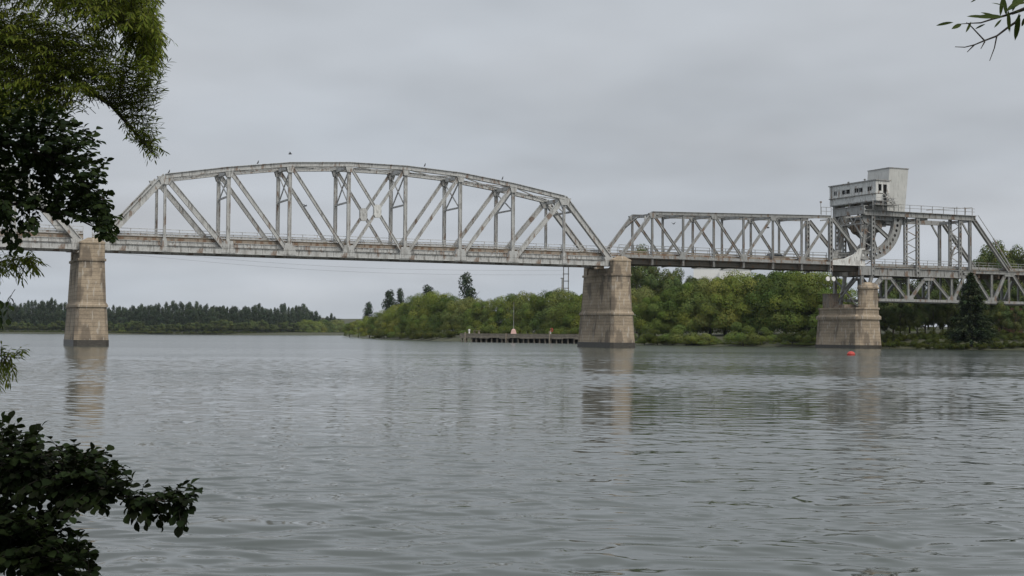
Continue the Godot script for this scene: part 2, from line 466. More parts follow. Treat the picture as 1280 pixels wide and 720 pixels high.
# ---------------------------------------------------------------- bascule leaf
func laced(b: MB, a: Vector3, e: Vector3, wide: float, deep: float, step := 0.62) -> void:  # two edge bars joined by battens
	var d := (e - a)
	var w := d.cross(Vector3(0, 0, 1)).normalized()
	for s in [-1.0, 1.0]: b.beam(a + w * s * (wide * 0.5 - 0.07), e + w * s * (wide * 0.5 - 0.07), 0.14, deep)
	var k := int(d.length() / step)
	for i in k:
		var p := a + d * ((i + 0.5) / k)
		b.obox(p, w * (wide * 0.5 - 0.141), d.normalized() * step * 0.24, Vector3(0, 0, deep * 0.36))
func make_leaf() -> void:
	var root := thing("bascule_leaf", "lower grey lift span with zigzag bracing, curved rolling girder and white counterweight", "bridge span", on_bridge(0), PSI)
	var xs := [16.4, 21.4, 26.42, 31.5, 36.55, 41.65, 46.74, 52.0]
	var top := func(x: float) -> float: return 18.72 + (x - 21.4) * 0.0245
	for z in [0.0, -W]:
		for i in range(1, 7):
			var b := MB.new()
			var p := Vector3(xs[i], top.call(xs[i]), z)
			var q := Vector3(xs[i + 1], top.call(xs[i + 1]), z)
			b.beam(p, q, 0.4, 0.36)
			b.beam(p + Vector3(0, 0.22, 0), q + Vector3(0, 0.22, 0), 0.05, 0.58)
			part(b, "top_chord", M.paint_grey, root)
		for i in 7:
			var b := MB.new()
			b.box(Vector3(xs[i] + 0.01, 12.44, z - 0.17), Vector3(xs[i + 1] - 0.01, 12.82, z + 0.17))
			b.box(Vector3(xs[i] + 0.01, 12.40, z - 0.27), Vector3(xs[i + 1] - 0.01, 12.44, z + 0.27))
			part(b, "bottom_chord", M.paint_grey, root)
		var e := MB.new()
		e.ibeam(Vector3(xs[0], 12.6, z), Vector3(xs[1], top.call(xs[1]), z), 0.5, 0.36, Vector3(0, 0, 1), 0.08)
		part(e, "end_post", M.paint_grey, root)
		for i in range(1, 7):
			var b := MB.new()
			b.ibeam(Vector3(xs[i], 11.5, z), Vector3(xs[i], top.call(xs[i]) - 0.15, z), 0.27, 0.26)
			part(b, "vertical_post", M.paint_grey, root)
			b = MB.new()
			var up := i % 2 == 0
			b.ibeam(Vector3(xs[i], 12.7 if up else top.call(xs[i]), z), Vector3(xs[i + 1], top.call(xs[i + 1]) if up else 12.7, z), 0.36, 0.24)
			part(b, "diagonal_brace", M.paint_grey, root)
			b = MB.new()
			if up: b.prism(PackedVector2Array([Vector2(xs[i] - 0.75, 12.45), Vector2(xs[i] + 0.75, 12.45), Vector2(xs[i] + 0.45, 13.45), Vector2(xs[i] - 0.45, 13.45)]), z - 0.2, z + 0.2)
			else: b.prism(PackedVector2Array([Vector2(xs[i] - 0.35, top.call(xs[i]) - 0.7), Vector2(xs[i] + 0.35, top.call(xs[i]) - 0.7), Vector2(xs[i] + 0.6, top.call(xs[i])), Vector2(xs[i] - 0.6, top.call(xs[i]))]), z - 0.19, z + 0.19)
			part(b, "gusset_plate", M.paint_grey, root)
		# heel: laced end column, inclined strut, plate girder, rolling segment
		var c1 := MB.new()
		laced(c1, Vector3(51.95, 11.4, z), Vector3(51.95, 19.3, z), 0.55, 0.5)
		part(c1, "laced_column", M.paint_grey, root)
		var c2 := MB.new()
		c2.ibeam(Vector3(52.3, 19.3, z), Vector3(57.0, 14.6, z), 0.55, 0.36)
		part(c2, "diagonal_brace", M.paint_grey, root)
		var h := MB.new()
		h.prism(PackedVector2Array([Vector2(52.1, 12.42), Vector2(58.2, 12.42), Vector2(58.2, 15.1), Vector2(57.0, 14.9), Vector2(56.4, 14.1), Vector2(54.6, 13.4), Vector2(52.1, 13.0)]), z - 0.24, z + 0.24)
		h.box(Vector3(52.1, 12.36, z - 0.36), Vector3(58.2, 12.42, z + 0.36))
		part(h, "heel_girder", M.paint_pale, root)
		segment(root, z)
	for i in range(1, 7):
		var b := MB.new()
		var t: float = top.call(xs[i])
		b.beam(Vector3(xs[i], t - 0.2, -0.18), Vector3(xs[i], t - 0.2, -W + 0.18), 0.36, 0.24, Vector3(1, 0, 0))
		part(b, "top_strut", M.paint_grey, root)
		b = MB.new()
		b.beam(Vector3(xs[i], t, -0.2 if i % 2 else -W + 0.2), Vector3(xs[i + 1], top.call(xs[i + 1]), -W + 0.2 if i % 2 else -0.2), 0.12, 0.16, Vector3(0, 0, 1))
		part(b, "top_lateral", M.paint_grey, root)
	for s in [0, 1]:  # portal arch braces
		var b := MB.new()
		var zs := -0.2 if s == 0 else -W + 0.2
		b.beam(Vector3(20.3, 17.2, zs), Vector3(21.2, 18.4, -1.6 if s == 0 else -W + 1.6), 0.2, 0.2, Vector3(1, 0, 0))
		part(b, "portal_brace", M.paint_grey, root)
	for i in 8:
		var b := MB.new()
		b.box(Vector3(xs[i] - 0.15, 11.55, -W + 0.14), Vector3(xs[i] + 0.15, 12.35, -0.14))
		part(b, "floor_beam", M.rusty, root)
	for i in 8:
		var x0: float = xs[i] + 0.16
		var x1: float = (xs[i + 1] if i < 7 else 58.6) - 0.16
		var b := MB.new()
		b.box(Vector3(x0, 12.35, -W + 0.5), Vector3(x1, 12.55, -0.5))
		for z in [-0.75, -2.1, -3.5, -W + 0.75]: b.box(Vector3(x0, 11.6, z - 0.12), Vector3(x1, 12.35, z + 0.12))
		part(b, "deck_panel", M.shaded_timber, root)
		for side in [0, 1]:
			var zo := -0.45 if side == 0 else -W + 0.45
			b = MB.new()
			b.box(Vector3(x0, 12.86, zo - 0.12), Vector3(x1, 13.16, zo))
			part(b, "timber_kerb", M.rusty, root)
			b = MB.new()
			b.box(Vector3(x0, 13.24, zo - 0.3), Vector3(x1, 13.38, zo - 0.1))
			part(b, "walkway_board", M.timber, root)
			b = MB.new()
			var n := 2
			for k in n + 1: b.box(Vector3(x0 + (x1 - x0) * k / n - 0.03, 13.0, zo - 0.36), Vector3(x0 + (x1 - x0) * k / n + 0.03, 14.2, zo - 0.3))
			for y in [13.75, 14.2]: b.box(Vector3(x0, y - 0.035, zo - 0.29), Vector3(x1, y + 0.035, zo - 0.24))
			part(b, "handrail", M.paint_grey, root)
	# counterweight between the trusses
	var cw := MB.new()
	cw.prism(PackedVector2Array([Vector2(62.7, 20.6), Vector2(66.2, 20.6), Vector2(66.95, 27.5), Vector2(63.3, 27.5)]), -W + 0.25, -0.3)
	var cwm := part(cw, "counterweight", M.concrete, root)
	var rim := MB.new()
	rim.prism(PackedVector2Array([Vector2(63.22, 27.5), Vector2(67.03, 27.5), Vector2(67.03, 27.62), Vector2(63.22, 27.62)]), -W + 0.17, -0.22)
	part(rim, "rim", M.paint_grey, cwm)
	for k in 3:
		var b := MB.new()
		b.box(Vector3(62.6, 18.9, -0.6 - k * 2.1), Vector3(66.1, 20.6, -0.25 - k * 2.1))
		part(b, "counterweight_arm", M.paint_grey, root)
	var pole := MB.new()
	pole.box(Vector3(50.17, 19.8, -0.03), Vector3(50.23, 21.7, 0.03))
	pole.box(Vector3(50.08, 21.5, -0.1), Vector3(50.32, 21.75, 0.1))
	part(pole, "signal_pole", M.paint_grey, root)
	var cage := MB.new()
	for x in [50.3, 51.2, 52.1]: cage.box(Vector3(x - 0.03, 19.75, -0.03), Vector3(x + 0.03, 20.9, 0.03))
	for y in [20.3, 20.9]: cage.box(Vector3(50.3, y - 0.03, -0.03), Vector3(52.1, y + 0.03, 0.03))
	part(cage, "handrail", M.paint_grey, root)

func segment(root: Node3D, z: float) -> void:
	var c := Vector2(58.64, 19.69)
	var r0 := 5.05
	var r1 := 6.35
	var rh := 5.72
	var n := 13
	var a0 := deg_to_rad(-102.0)
	var a1 := deg_to_rad(2.0)
	var b := MB.new()
	for zz in [z - 0.3, z + 0.3]:
		var nn := Vector3(0, 0, signf(zz - z))
		for i in n:
			var ta := a0 + (a1 - a0) * i / n
			var tb := a0 + (a1 - a0) * (i + 1) / n
			var tm := (ta + tb) * 0.5
			var outl := []
			for q in [[ta, r0], [tm, r0], [tb, r0], [tb, rh], [tb, r1], [tm, r1], [ta, r1], [ta, rh]]:
				outl.append(Vector3(c.x + cos(q[0]) * q[1], c.y + sin(q[0]) * q[1], zz))
			var hc := Vector3(c.x + cos(tm) * rh, c.y + sin(tm) * rh, zz)
			var er := Vector3(cos(tm), sin(tm), 0)
			var et := Vector3(-sin(tm), cos(tm), 0)
			var inn := []
			for q in [[-0.7, -0.7], [0, -1], [0.7, -0.7], [1, 0], [0.7, 0.7], [0, 1], [-0.7, 0.7], [-1, 0]]:
				inn.append(hc + et * q[0] * 0.25 + er * q[1] * 0.25)
			for k in 8: b.quad(outl[k], outl[(k + 1) % 8], inn[(k + 1) % 8], inn[k], nn)
	part(b, "segment_web", M.paint_grey, root)
	for q in [[r1, "tread_plate", 0.42], [r0, "inner_flange", 0.36]]:
		b = MB.new()
		for i in 26:
			var ta := a0 + (a1 - a0) * i / 26
			var tb := a0 + (a1 - a0) * (i + 1) / 26
			var rr: float = q[0]
			var s := 1.0 if rr == r1 else -1.0
			var p := [Vector2(cos(ta), sin(ta)) * rr + c, Vector2(cos(tb), sin(tb)) * rr + c, Vector2(cos(tb), sin(tb)) * (rr + 0.08 * s) + c, Vector2(cos(ta), sin(ta)) * (rr + 0.08 * s) + c]
			b.prism(PackedVector2Array(p), z - q[2], z + q[2])
		part(b, q[1], M.paint_grey, root)
	for deg in [0.0, -35.0, -70.0, -98.0]:
		b = MB.new()
		var d := Vector3(cos(deg_to_rad(deg)), sin(deg_to_rad(deg)), 0)
		b.ibeam(Vector3(c.x, c.y, z) + d * 0.6, Vector3(c.x, c.y, z) + d * 5.0, 0.55, 0.4)
		part(b, "spoke", M.paint_grey, root)
	b = MB.new()
	var hub := PackedVector2Array()
	for k in 16: hub.append(c + Vector2(cos(TAU * k / 16), sin(TAU * k / 16)) * 0.95)
	b.prism(hub, z - 0.3, z + 0.3)
	part(b, "hub_plate", M.paint_grey, root)

# ---------------------------------------------------------------- tower, approach and house
func make_approach() -> void:
	var root := thing("approach_span", "grey steel tower frame with top walkway above a zigzag deck truss", "bridge span", on_bridge(0), PSI)
	var zn := 0.62
	var zf := -W - 0.55
	var b: MB
	for t in [[57.95, 59.35], [66.2, 67.9], [75.0, 76.3]]:
		for k in 2:
			b = MB.new()
			laced(b, Vector3(t[k], 10.9, zn - (0.75 if k == 0 else 0.0)), Vector3(t[k], 20.05, zn - (0.75 if k == 0 else 0.0)), 0.62 if t[0] < 70 else 0.5, 0.3)
			part(b, "laced_column", M.paint_grey if k else M.paint_grey, root)
		b = MB.new()
		for k in 9:
			var y := 11.4 + k * 0.95
			b.beam(Vector3(t[0] if k % 2 else t[1], y, zn - (0.7 if k % 2 else 0.05)), Vector3(t[1] if k % 2 else t[0], y + 0.95, zn - (0.05 if k % 2 else 0.7)), 0.13, 0.06)
		part(b, "leg_lacing", M.paint_grey, root)
	for t in [57.95, 59.35]:
		b = MB.new()
		laced(b, Vector3(t, 10.9, zf), Vector3(t, 20.05, zf), 0.62, 0.3)
		part(b, "laced_column", M.paint_grey, root)
	# walkway girders
	b = MB.new()
	b.box(Vector3(57.6, 20.06, zn - 0.14), Vector3(79.4, 20.72, zn + 0.1))
	b.box(Vector3(57.6, 20.0, zn - 0.3), Vector3(79.4, 20.06, zn + 0.26))
	for k in 18: b.box(Vector3(58.2 + k * 1.2, 20.06, zn + 0.1), Vector3(58.27 + k * 1.2, 20.72, zn + 0.18))
	part(b, "walkway_girder", M.paint_grey, root)
	b = MB.new()
	b.box(Vector3(57.6, 20.72, zn - 0.55), Vector3(79.4, 20.8, zn + 0.34))
	part(b, "walkway_deck", M.paint_grey, root)
	b = MB.new()
	b.box(Vector3(57.6, 19.7, zf - 0.15), Vector3(79.0, 20.4, zf + 0.15))
	part(b, "walkway_girder", M.paint_grey, root)
	for k in 9:
		b = MB.new()
		var x := 59.6 + k * 2.2
		b.box(Vector3(x - 0.035, 20.8, zn + 0.22), Vector3(x + 0.035, 21.85, zn + 0.29))
		part(b, "rail_post", M.paint_grey, root)
	for y in [21.35, 21.83]:
		b = MB.new()
		b.box(Vector3(59.6, y - 0.03, zn + 0.3), Vector3(79.0, y + 0.03, zn + 0.36))
		part(b, "rail", M.paint_grey, root)
	b = MB.new()
	b.beam(Vector3(70.0, 21.3, zn - 0.4), Vector3(79.1, 22.1, zn - 0.4), 0.09, 0.09)
	for q in [76.0, 77.6, 79.1]: b.box(Vector3(q - 0.04, 20.8, zn - 0.35), Vector3(q + 0.04, 22.1, zn - 0.28))
	part(b, "stair_rail", M.paint_grey, root)
	for x in [61.0, 70.0, 78.3]:
		b = MB.new()
		b.box(Vector3(x - 0.16, 19.75, zf + 0.15), Vector3(x + 0.16, 20.2, zn - 0.31))
		part(b, "cross_beam", M.paint_grey, root)
	# portal across the front legs
	b = MB.new()
	b.box(Vector3(57.45, 20.25, zf - 0.4), Vector3(57.6, 21.35, zn + 0.3))
	b.box(Vector3(57.35, 21.35, zf - 0.4), Vector3(58.2, 21.43, zn + 0.3))
	b.box(Vector3(57.35, 20.18, zf - 0.4), Vector3(57.9, 20.25, zn + 0.3))
	part(b, "portal_girder", M.paint_grey, root)
	b = MB.new()
	b.beam(Vector3(57.6, 18.75, zf + 0.3), Vector3(57.6, 18.75, zn - 0.1), 0.22, 0.2, Vector3(1, 0, 0))
	part(b, "portal_chord", M.paint_grey, root)
	for k in 6:
		b = MB.new()
		var z0 := zf + 0.3 + (zn - zf - 0.4) * k / 6.0
		var z1 := zf + 0.3 + (zn - zf - 0.4) * (k + 1) / 6.0
		b.beam(Vector3(57.55, 18.8 if k % 2 == 0 else 20.2, z0), Vector3(57.55, 20.2 if k % 2 == 0 else 18.8, z1), 0.17, 0.12, Vector3(1, 0, 0))
		part(b, "portal_lattice", M.paint_grey, root)
	for s in [0, 1]:
		b = MB.new()
		var za := zf + 0.25 if s == 0 else zn - 0.25
		var zb := zf + 1.9 if s == 0 else zn - 1.9
		b.beam(Vector3(57.55, 16.6, za), Vector3(57.55, 18.7, zb), 0.2, 0.16, Vector3(1, 0, 0))
		part(b, "knee_brace", M.paint_grey, root)
	# back columns and inclined end posts
	for z in [zn, zf]:
		b = MB.new()
		b.ibeam(Vector3(78.3, 12.2, z), Vector3(78.3, 19.98, z), 0.42, 0.4)
		part(b, "back_column", M.paint_grey, root)
		b = MB.new()
		b.beam(Vector3(78.1, 17.8, z - 0.05), Vector3(76.6, 19.9, z - 0.05), 0.24, 0.2)
		part(b, "knee_brace", M.paint_grey, root)
		b = MB.new()
		b.ibeam(Vector3(78.9, 20.3, z), Vector3(86.2, 12.3, z), 0.6, 0.5, Vector3(0, 0, 1), 0.12)
		part(b, "end_post", M.paint_grey, root)
	b = MB.new()
	b.beam(Vector3(79.9, 20.9, zn + 0.1), Vector3(83.0, 17.4, zn + 0.1), 0.07, 0.07)
	b.beam(Vector3(83.0, 17.4, zn + 0.1), Vector3(86.9, 12.6, zn + 0.1), 0.2, 0.12)
	part(b, "stair_rail", M.paint_grey, root)
	b = MB.new()
	b.beam(Vector3(75.2, 15.2, zn - 0.5), Vector3(76.4, 16.3, zn - 0.5), 0.2, 0.16)
	b.beam(Vector3(75.0, 14.0, zn - 0.5), Vector3(75.6, 15.6, zn - 0.5), 0.2, 0.16)
	part(b, "ladder_bracket", M.paint_grey, root)
	# deck girders, deck and the truss below
	for z in [zn - 0.2, zf + 0.2]:
		for q in [[59.6, 67.4], [67.4, 76.9]]:
			b = MB.new()
			b.box(Vector3(q[0] + 0.02, 11.05, z - 0.1), Vector3(q[1] - 0.02, 12.1, z + 0.1))
			b.box(Vector3(q[0] + 0.02, 12.1, z - 0.28), Vector3(q[1] - 0.02, 12.2, z + 0.28))
			b.box(Vector3(q[0] + 0.02, 10.95, z - 0.28), Vector3(q[1] - 0.02, 11.05, z + 0.28))
			var x: float = q[0] + 1.0
			while x < q[1]:
				b.box(Vector3(x, 11.05, z + 0.1), Vector3(x + 0.06, 12.1, z + 0.2)); x += 1.6
			part(b, "deck_girder", M.paint_grey, root)
		b = MB.new()
		b.box(Vector3(76.95, 11.75, z - 0.22), Vector3(112.0, 12.18, z + 0.22))
		b.box(Vector3(76.95, 12.18, z - 0.32), Vector3(112.0, 12.23, z + 0.32))
		part(b, "top_chord", M.paint_grey, root)
		var bots := [66.24, 74.75, 82.9, 91.2, 99.5, 107.8]
		var tops := [61.95, 70.2, 78.3, 86.5, 94.8, 103.1, 111.3]
		b = MB.new()
		b.box(Vector3(59.3, 7.12, z - 0.24), Vector3(112.0, 7.16, z + 0.24))
		b.box(Vector3(59.3, 7.16, z - 0.18), Vector3(112.0, 7.52, z + 0.18))
		part(b, "bottom_chord", M.paint_grey, root)
		for i in tops.size():
			var th := 10.72 if tops[i] < 77 else 11.75
			var prev: float = 58.1 if i == 0 else bots[i - 1]
			b = MB.new()
			b.ibeam(Vector3(prev + 0.45, 7.6 if i else 8.1, z), Vector3(tops[i] - 0.75, th, z), 0.46 if i else 0.7, 0.3)
			part(b, "diagonal_brace", M.paint_grey, root)
			if i < bots.size():
				b = MB.new()
				b.ibeam(Vector3(tops[i] + 0.75, th, z), Vector3(bots[i] - 0.45, 7.6, z), 0.46, 0.3)
				part(b, "diagonal_brace", M.paint_grey, root)
				b = MB.new()
				b.ibeam(Vector3(bots[i], 7.52, z), Vector3(bots[i], 10.94 if bots[i] < 76 else 11.75, z), 0.36, 0.26)
				part(b, "vertical_post", M.paint_grey, root)
				b = MB.new()
				b.prism(PackedVector2Array([Vector2(bots[i] - 0.95, 7.4), Vector2(bots[i] + 0.95, 7.4), Vector2(bots[i] + 0.75, 8.05), Vector2(bots[i] - 0.75, 8.05)]), z - 0.2, z + 0.2)
				part(b, "gusset_plate", M.paint_grey, root)
			b = MB.new()
			b.box(Vector3(tops[i] - 1.0, th - 0.3, z - 0.19), Vector3(tops[i] + 1.0, th + 0.1, z + 0.19))
			part(b, "gusset_plate", M.paint_grey, root)
			b = MB.new()
			b.ibeam(Vector3(tops[i], 7.52, z), Vector3(tops[i], th - 0.3, z), 0.3, 0.22)
			part(b, "vertical_post", M.paint_grey, root)
	for i in 13:
		b = MB.new()
		var x := 60.0 + i * 4.12
		b.box(Vector3(x - 0.16, 11.1, zf + 0.5), Vector3(x + 0.16, 12.0, zn - 0.5))
		part(b, "floor_beam", M.rusty, root)
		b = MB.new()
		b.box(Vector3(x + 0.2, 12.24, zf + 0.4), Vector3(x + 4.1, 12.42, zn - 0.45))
		part(b, "deck_panel", M.shaded_timber, root)
		b = MB.new()
		b.beam(Vector3(x, 7.35, zf + 0.4 if i % 2 else zn - 0.4), Vector3(x + 4.12, 7.35, zn - 0.4 if i % 2 else zf + 0.4), 0.2, 0.15, Vector3(0, 1, 0))
		part(b, "bottom_lateral", M.paint_grey, root)
		for z in [zn - 0.6, zf + 0.6]:
			b = MB.new()
			b.box(Vector3(x, 12.42, z - 0.05), Vector3(x + 4.1, 12.8, z + 0.02))
			for k in 2: b.box(Vector3(x + k * 2.05, 12.42, z + 0.02), Vector3(x + k * 2.05 + 0.06, 13.5, z + 0.08))
			for y in [13.1, 13.5]: b.box(Vector3(x, y - 0.03, z + 0.08), Vector3(x + 4.1, y + 0.03, z + 0.13))
			part(b, "handrail", M.paint_grey, root)
	# legs below the deck, down to the pier
	for z in [zn - 0.2, zf + 0.2]:
		for q in [[57.4, 57.4], [59.3, 58.4]]:
			b = MB.new()
			b.ibeam(Vector3(q[0], 10.95, z), Vector3(q[1], 6.1 if z < -1 else 8.2, z), 0.45, 0.4)
			part(b, "tower_leg", M.paint_grey, root)
		b = MB.new()
		b.box(Vector3(56.9, 11.0, z - 0.2), Vector3(59.55, 12.3, z + 0.2))
		part(b, "track_girder", M.paint_grey, root)
	for s in [0, 1]:
		b = MB.new()
		b.beam(Vector3(57.3, 10.8, zf if s == 0 else zn - 1.0), Vector3(57.3, 6.3, zn - 1.0 if s == 0 else zf), 0.2, 0.16 + s * 0.03, Vector3(1, 0, 0))
		part(b, "tower_brace", M.paint_grey, root)
	# drive machinery behind the front legs, under the walkway
	b = MB.new()
	b.box(Vector3(60.2, 17.9, zf + 1.2), Vector3(61.6, 19.5, zn - 1.6))
	part(b, "gear_housing", M.rusty, root)
	for z in [zf + 0.9, zn - 1.2]:
		b = MB.new()
		var poly := PackedVector2Array()
		for k in 20: poly.append(Vector2(60.9 + cos(TAU * k / 20) * 1.1, 18.6 + sin(TAU * k / 20) * 1.1))
		b.prism(poly, z - 0.12, z + 0.12)
		part(b, "gear_wheel", M.rusty, root)
	for z in [zn - 0.4, zf + 0.4]:
		b = MB.new()
		b.beam(Vector3(57.95, 19.9, z), Vector3(54.5, 19.5, z), 0.2, 0.16)
		part(b, "operating_strut", M.paint_grey, root)
	# floodlights hung at the heel of the lift span
	var fl := thing("floodlight_pair", "pair of white floodlights on a bent bracket under the lift span", "floodlight", on_bridge(51.6, 9.4, 0.3), PSI)
	b = MB.new()
	b.tube([Vector3(0.3, 2.05, -0.3), Vector3(0.1, 1.4, 0), Vector3(-0.2, 1.0, 0), Vector3(0.35, 0.2, 0)], [0.05, 0.05, 0.05, 0.04])
	part(b, "bracket", M.paint_grey, fl)
	for s in [-1.0, 1.0]:
		b = MB.new()
		var rings := []
		for q in [[0.0, 0.1], [0.25, 0.3], [0.45, 0.36], [0.5, 0.32]]:
			var r := []
			for k in 12: r.append(Vector3(s * 0.52 + cos(TAU * k / 12) * q[1], 0.85 + sin(TAU * k / 12) * q[1], q[0] - 0.2))
			rings.append(r)
		b.loft(rings)
		part(b, "lamp_housing", M.white, fl)

func make_house() -> void:
	var root := thing("operator_house", "grey panelled control cabin with broken dark windows above the steel tower", "cabin", on_bridge(59.6), PSI)
	var z0 := 1.0
	var z1 := -10.1
	var b := MB.new()
	# long front of panels: a row of them with window openings left free between
	var n := 11
	for i in n:
		var za := z0 - (z0 - z1) * i / n
		var zb := z0 - (z0 - z1) * (i + 1) / n
		b = MB.new()
		b.box(Vector3(0, 24.55, zb + 0.012), Vector3(0.1, 25.3, za - 0.012))
		part(b, "wall_panel", M.paint_pale, root)
		b = MB.new()
		b.box(Vector3(0, 23.42, zb + 0.012), Vector3(0.1, 23.78, za - 0.012))
		part(b, "wall_panel", M.paint_pale, root)
		b = MB.new()
		b.box(Vector3(0.06, 22.35, zb + 0.012), Vector3(0.16, 23.3, za - 0.012))
		part(b, "wall_panel", M.paint_pale, root)
		if i in [0, 2, 5, 8, 10]:
			b = MB.new()
			b.box(Vector3(0.02, 23.78, zb + 0.012), Vector3(0.1, 24.55, za - 0.012))
			part(b, "wall_panel", M.paint_pale, root)
		else:
			b = MB.new()
			for y in [23.8, 24.5]: b.box(Vector3(0.0, y - 0.04, zb + 0.02), Vector3(0.08, y + 0.04, za - 0.02))
			for z in ([za - 0.06, (za + zb) * 0.5, zb + 0.06] if i in [1, 4, 9] else [za - 0.06, zb + 0.06]): b.box(Vector3(0.01, 23.84, z - 0.03), Vector3(0.07, 24.46, z + 0.03))
			var f := part(b, "window_frame", M.paint, root)
			if i in [3, 7, 9]:
				b = MB.new()
				b.box(Vector3(0.03, 23.84, zb + 0.1 if i != 7 else (za + zb) * 0.5), Vector3(0.045, 24.46, (za + zb) * 0.5 if i != 7 else za - 0.1))
				part(b, "pane", M.glass, f)
	b = MB.new()
	b.box(Vector3(-0.12, 23.3, z1 - 0.05), Vector3(0.3, 23.42, z0 + 0.05))
	part(b, "ledge", M.paint_grey, root)
	b = MB.new()
	b.box(Vector3(-0.15, 25.3, z1 - 0.15), Vector3(2.75, 25.45, z0 + 0.15))
	part(b, "roof", M.paint_grey, root)
	# end walls, back wall, floor
	for z in [z0 - 0.1, z1]:
		for q in [[0.11, 0.5, 23.42, 25.3], [1.1, 1.4, 23.42, 25.3], [2.1, 2.6, 23.42, 25.3], [0.5, 1.1, 23.42, 23.75], [0.5, 1.1, 24.75, 25.3], [1.4, 2.1, 24.75, 25.3], [0.17, 1.4, 22.35, 23.3], [2.1, 2.6, 22.35, 23.3]]:
			b = MB.new()
			b.box(Vector3(q[0], q[2], z), Vector3(q[1] - 0.012, q[3], z + 0.1))
			part(b, "wall_panel", M.paint_pale, root)
	b = MB.new()
	b.box(Vector3(2.5, 22.35, z1 + 0.11), Vector3(2.6, 25.29, z0 - 0.11))
	part(b, "back_wall", M.paint_grey, root)
	b = MB.new()
	b.box(Vector3(0.1, 22.2, z1), Vector3(2.6, 22.34, z0))
	part(b, "floor", M.paint_grey, root)
	for z in [0.4, -2.6, -5.6, -9.4]:
		b = MB.new()
		b.box(Vector3(0.3, 21.43, z - 0.25), Vector3(2.3, 22.2, z + 0.25))
		part(b, "support_stool", M.paint_grey, root)
	b = MB.new()
	b.tube([Vector3(-0.06, 25.25, z1 + 0.6), Vector3(-0.06, 22.4, z1 + 0.6)], [0.06, 0.06], 6)
	part(b, "downpipe", M.paint_grey, root)
	for q in [[1.2, -3.0], [1.6, -7.4]]:
		b = MB.new()
		b.tube([Vector3(q[0], 25.45, q[1]), Vector3(q[0], 25.85, q[1]), Vector3(q[0], 25.86, q[1]), Vector3(q[0], 26.0, q[1])], [0.12, 0.12, 0.24, 0.04], 10)
		part(b, "roof_vent", M.paint_grey, root)
	b = MB.new()  # landing and stairs at the near end
	b.box(Vector3(-0.8, 21.5, 0.5), Vector3(3.3, 21.56, 2.1))
	part(b, "landing", M.paint_grey, root)
	for q in [[-0.8, 1.3], [0.5, 2.0], [1.7, 2.0], [2.5, 2.0], [3.2, 1.3]]:
		b = MB.new()
		b.box(Vector3(q[0] - 0.035, 20.8, q[1] - 0.035), Vector3(q[0] + 0.035, 22.6, q[1] + 0.035))
		part(b, "rail_post", M.paint, root)
	for y in [22.1, 22.6]:
		b = MB.new()
		b.box(Vector3(-0.8, y - 0.03, 2.04), Vector3(3.2, y + 0.03, 2.1))
		part(b, "rail", M.paint, root)
	b = MB.new()
	for s in [1.25, 1.95]:
		b.beam(Vector3(3.2, 21.5, s), Vector3(1.2, 23.4, s), 0.2, 0.06)
	for k in 8: b.box(Vector3(1.2 + k * 0.25, 23.25 - k * 0.24, 1.28), Vector3(1.45 + k * 0.25, 23.29 - k * 0.24, 1.92))
	part(b, "stairs", M.paint, root)

# ---------------------------------------------------------------- water
var wave := []
func make_waves() -> void:
	var r := RandomNumberGenerator.new()
	r.seed = 41
	for i in 28:
		var lam := 0.16 * pow(1.075, i)
		var ang := r.randf_range(-0.65, 0.65) + PI * 0.5 + 0.1
		var k := TAU / lam
		wave.append([cos(ang) * k, sin(ang) * k, r.randf() * TAU, 0.0138 / k, k])
func water_patch(x0: float, x1: float, z0: float, z1: float, dx: float, dz: float, called: String, least: float, mat: Material) -> void:
	var nx := int((x1 - x0) / dx)
	var nz := int((z1 - z0) / dz)
	var f1 := noise(11, 0.035, 2)
	var f2 := noise(12, 0.05, 2)
	var v := PackedVector3Array(); v.resize((nx + 1) * (nz + 1))
	var n := PackedVector3Array(); n.resize((nx + 1) * (nz + 1))
	var ws := []
	for w in wave:
		if w[4] < TAU / least: ws.append(w)
	var c := 0
	for j in nz + 1:
		var z := z0 + (z1 - z0) * j / nz
		for i in nx + 1:
			var x := x0 + (x1 - x0) * i / nx
			var gust := clampf(1.0 + 1.25 * f1.get_noise_2d(x * 0.5, z * 0.8), 0.25, 1.9)
			var px := x + 0.5 * f2.get_noise_2d(x * 6.0, z * 6.0)
			var pz := z + 0.35 * f2.get_noise_2d(x * 5.0 + 70.0, z * 9.0)
			var h := 0.0
			var gx := 0.0
			var gz := 0.0
			for w in ws:
				var ph: float = w[0] * px + w[1] * pz + w[2]
				h += w[3] * sin(ph)
				var q: float = w[3] * cos(ph)
				gx += q * w[0]; gz += q * w[1]
			v[c] = Vector3(x, h * gust, z)
			n[c] = Vector3(-gx * gust, 1.0, -gz * gust).normalized()
			c += 1
	var ix := PackedInt32Array(); ix.resize(nx * nz * 6)
	c = 0
	for j in nz:
		for i in nx:
			var a := j * (nx + 1) + i
			ix[c] = a; ix[c + 1] = a + 1; ix[c + 2] = a + nx + 2
			ix[c + 3] = a; ix[c + 4] = a + nx + 2; ix[c + 5] = a + nx + 1
			c += 6
	var arr := []
	arr.resize(Mesh.ARRAY_MAX)
	arr[Mesh.ARRAY_VERTEX] = v; arr[Mesh.ARRAY_NORMAL] = n; arr[Mesh.ARRAY_INDEX] = ix
	var am := ArrayMesh.new()
	am.add_surface_from_arrays(Mesh.PRIMITIVE_TRIANGLES, arr)
	var o := put(am, called, mat, self)
	o.set_meta("kind", "structure")
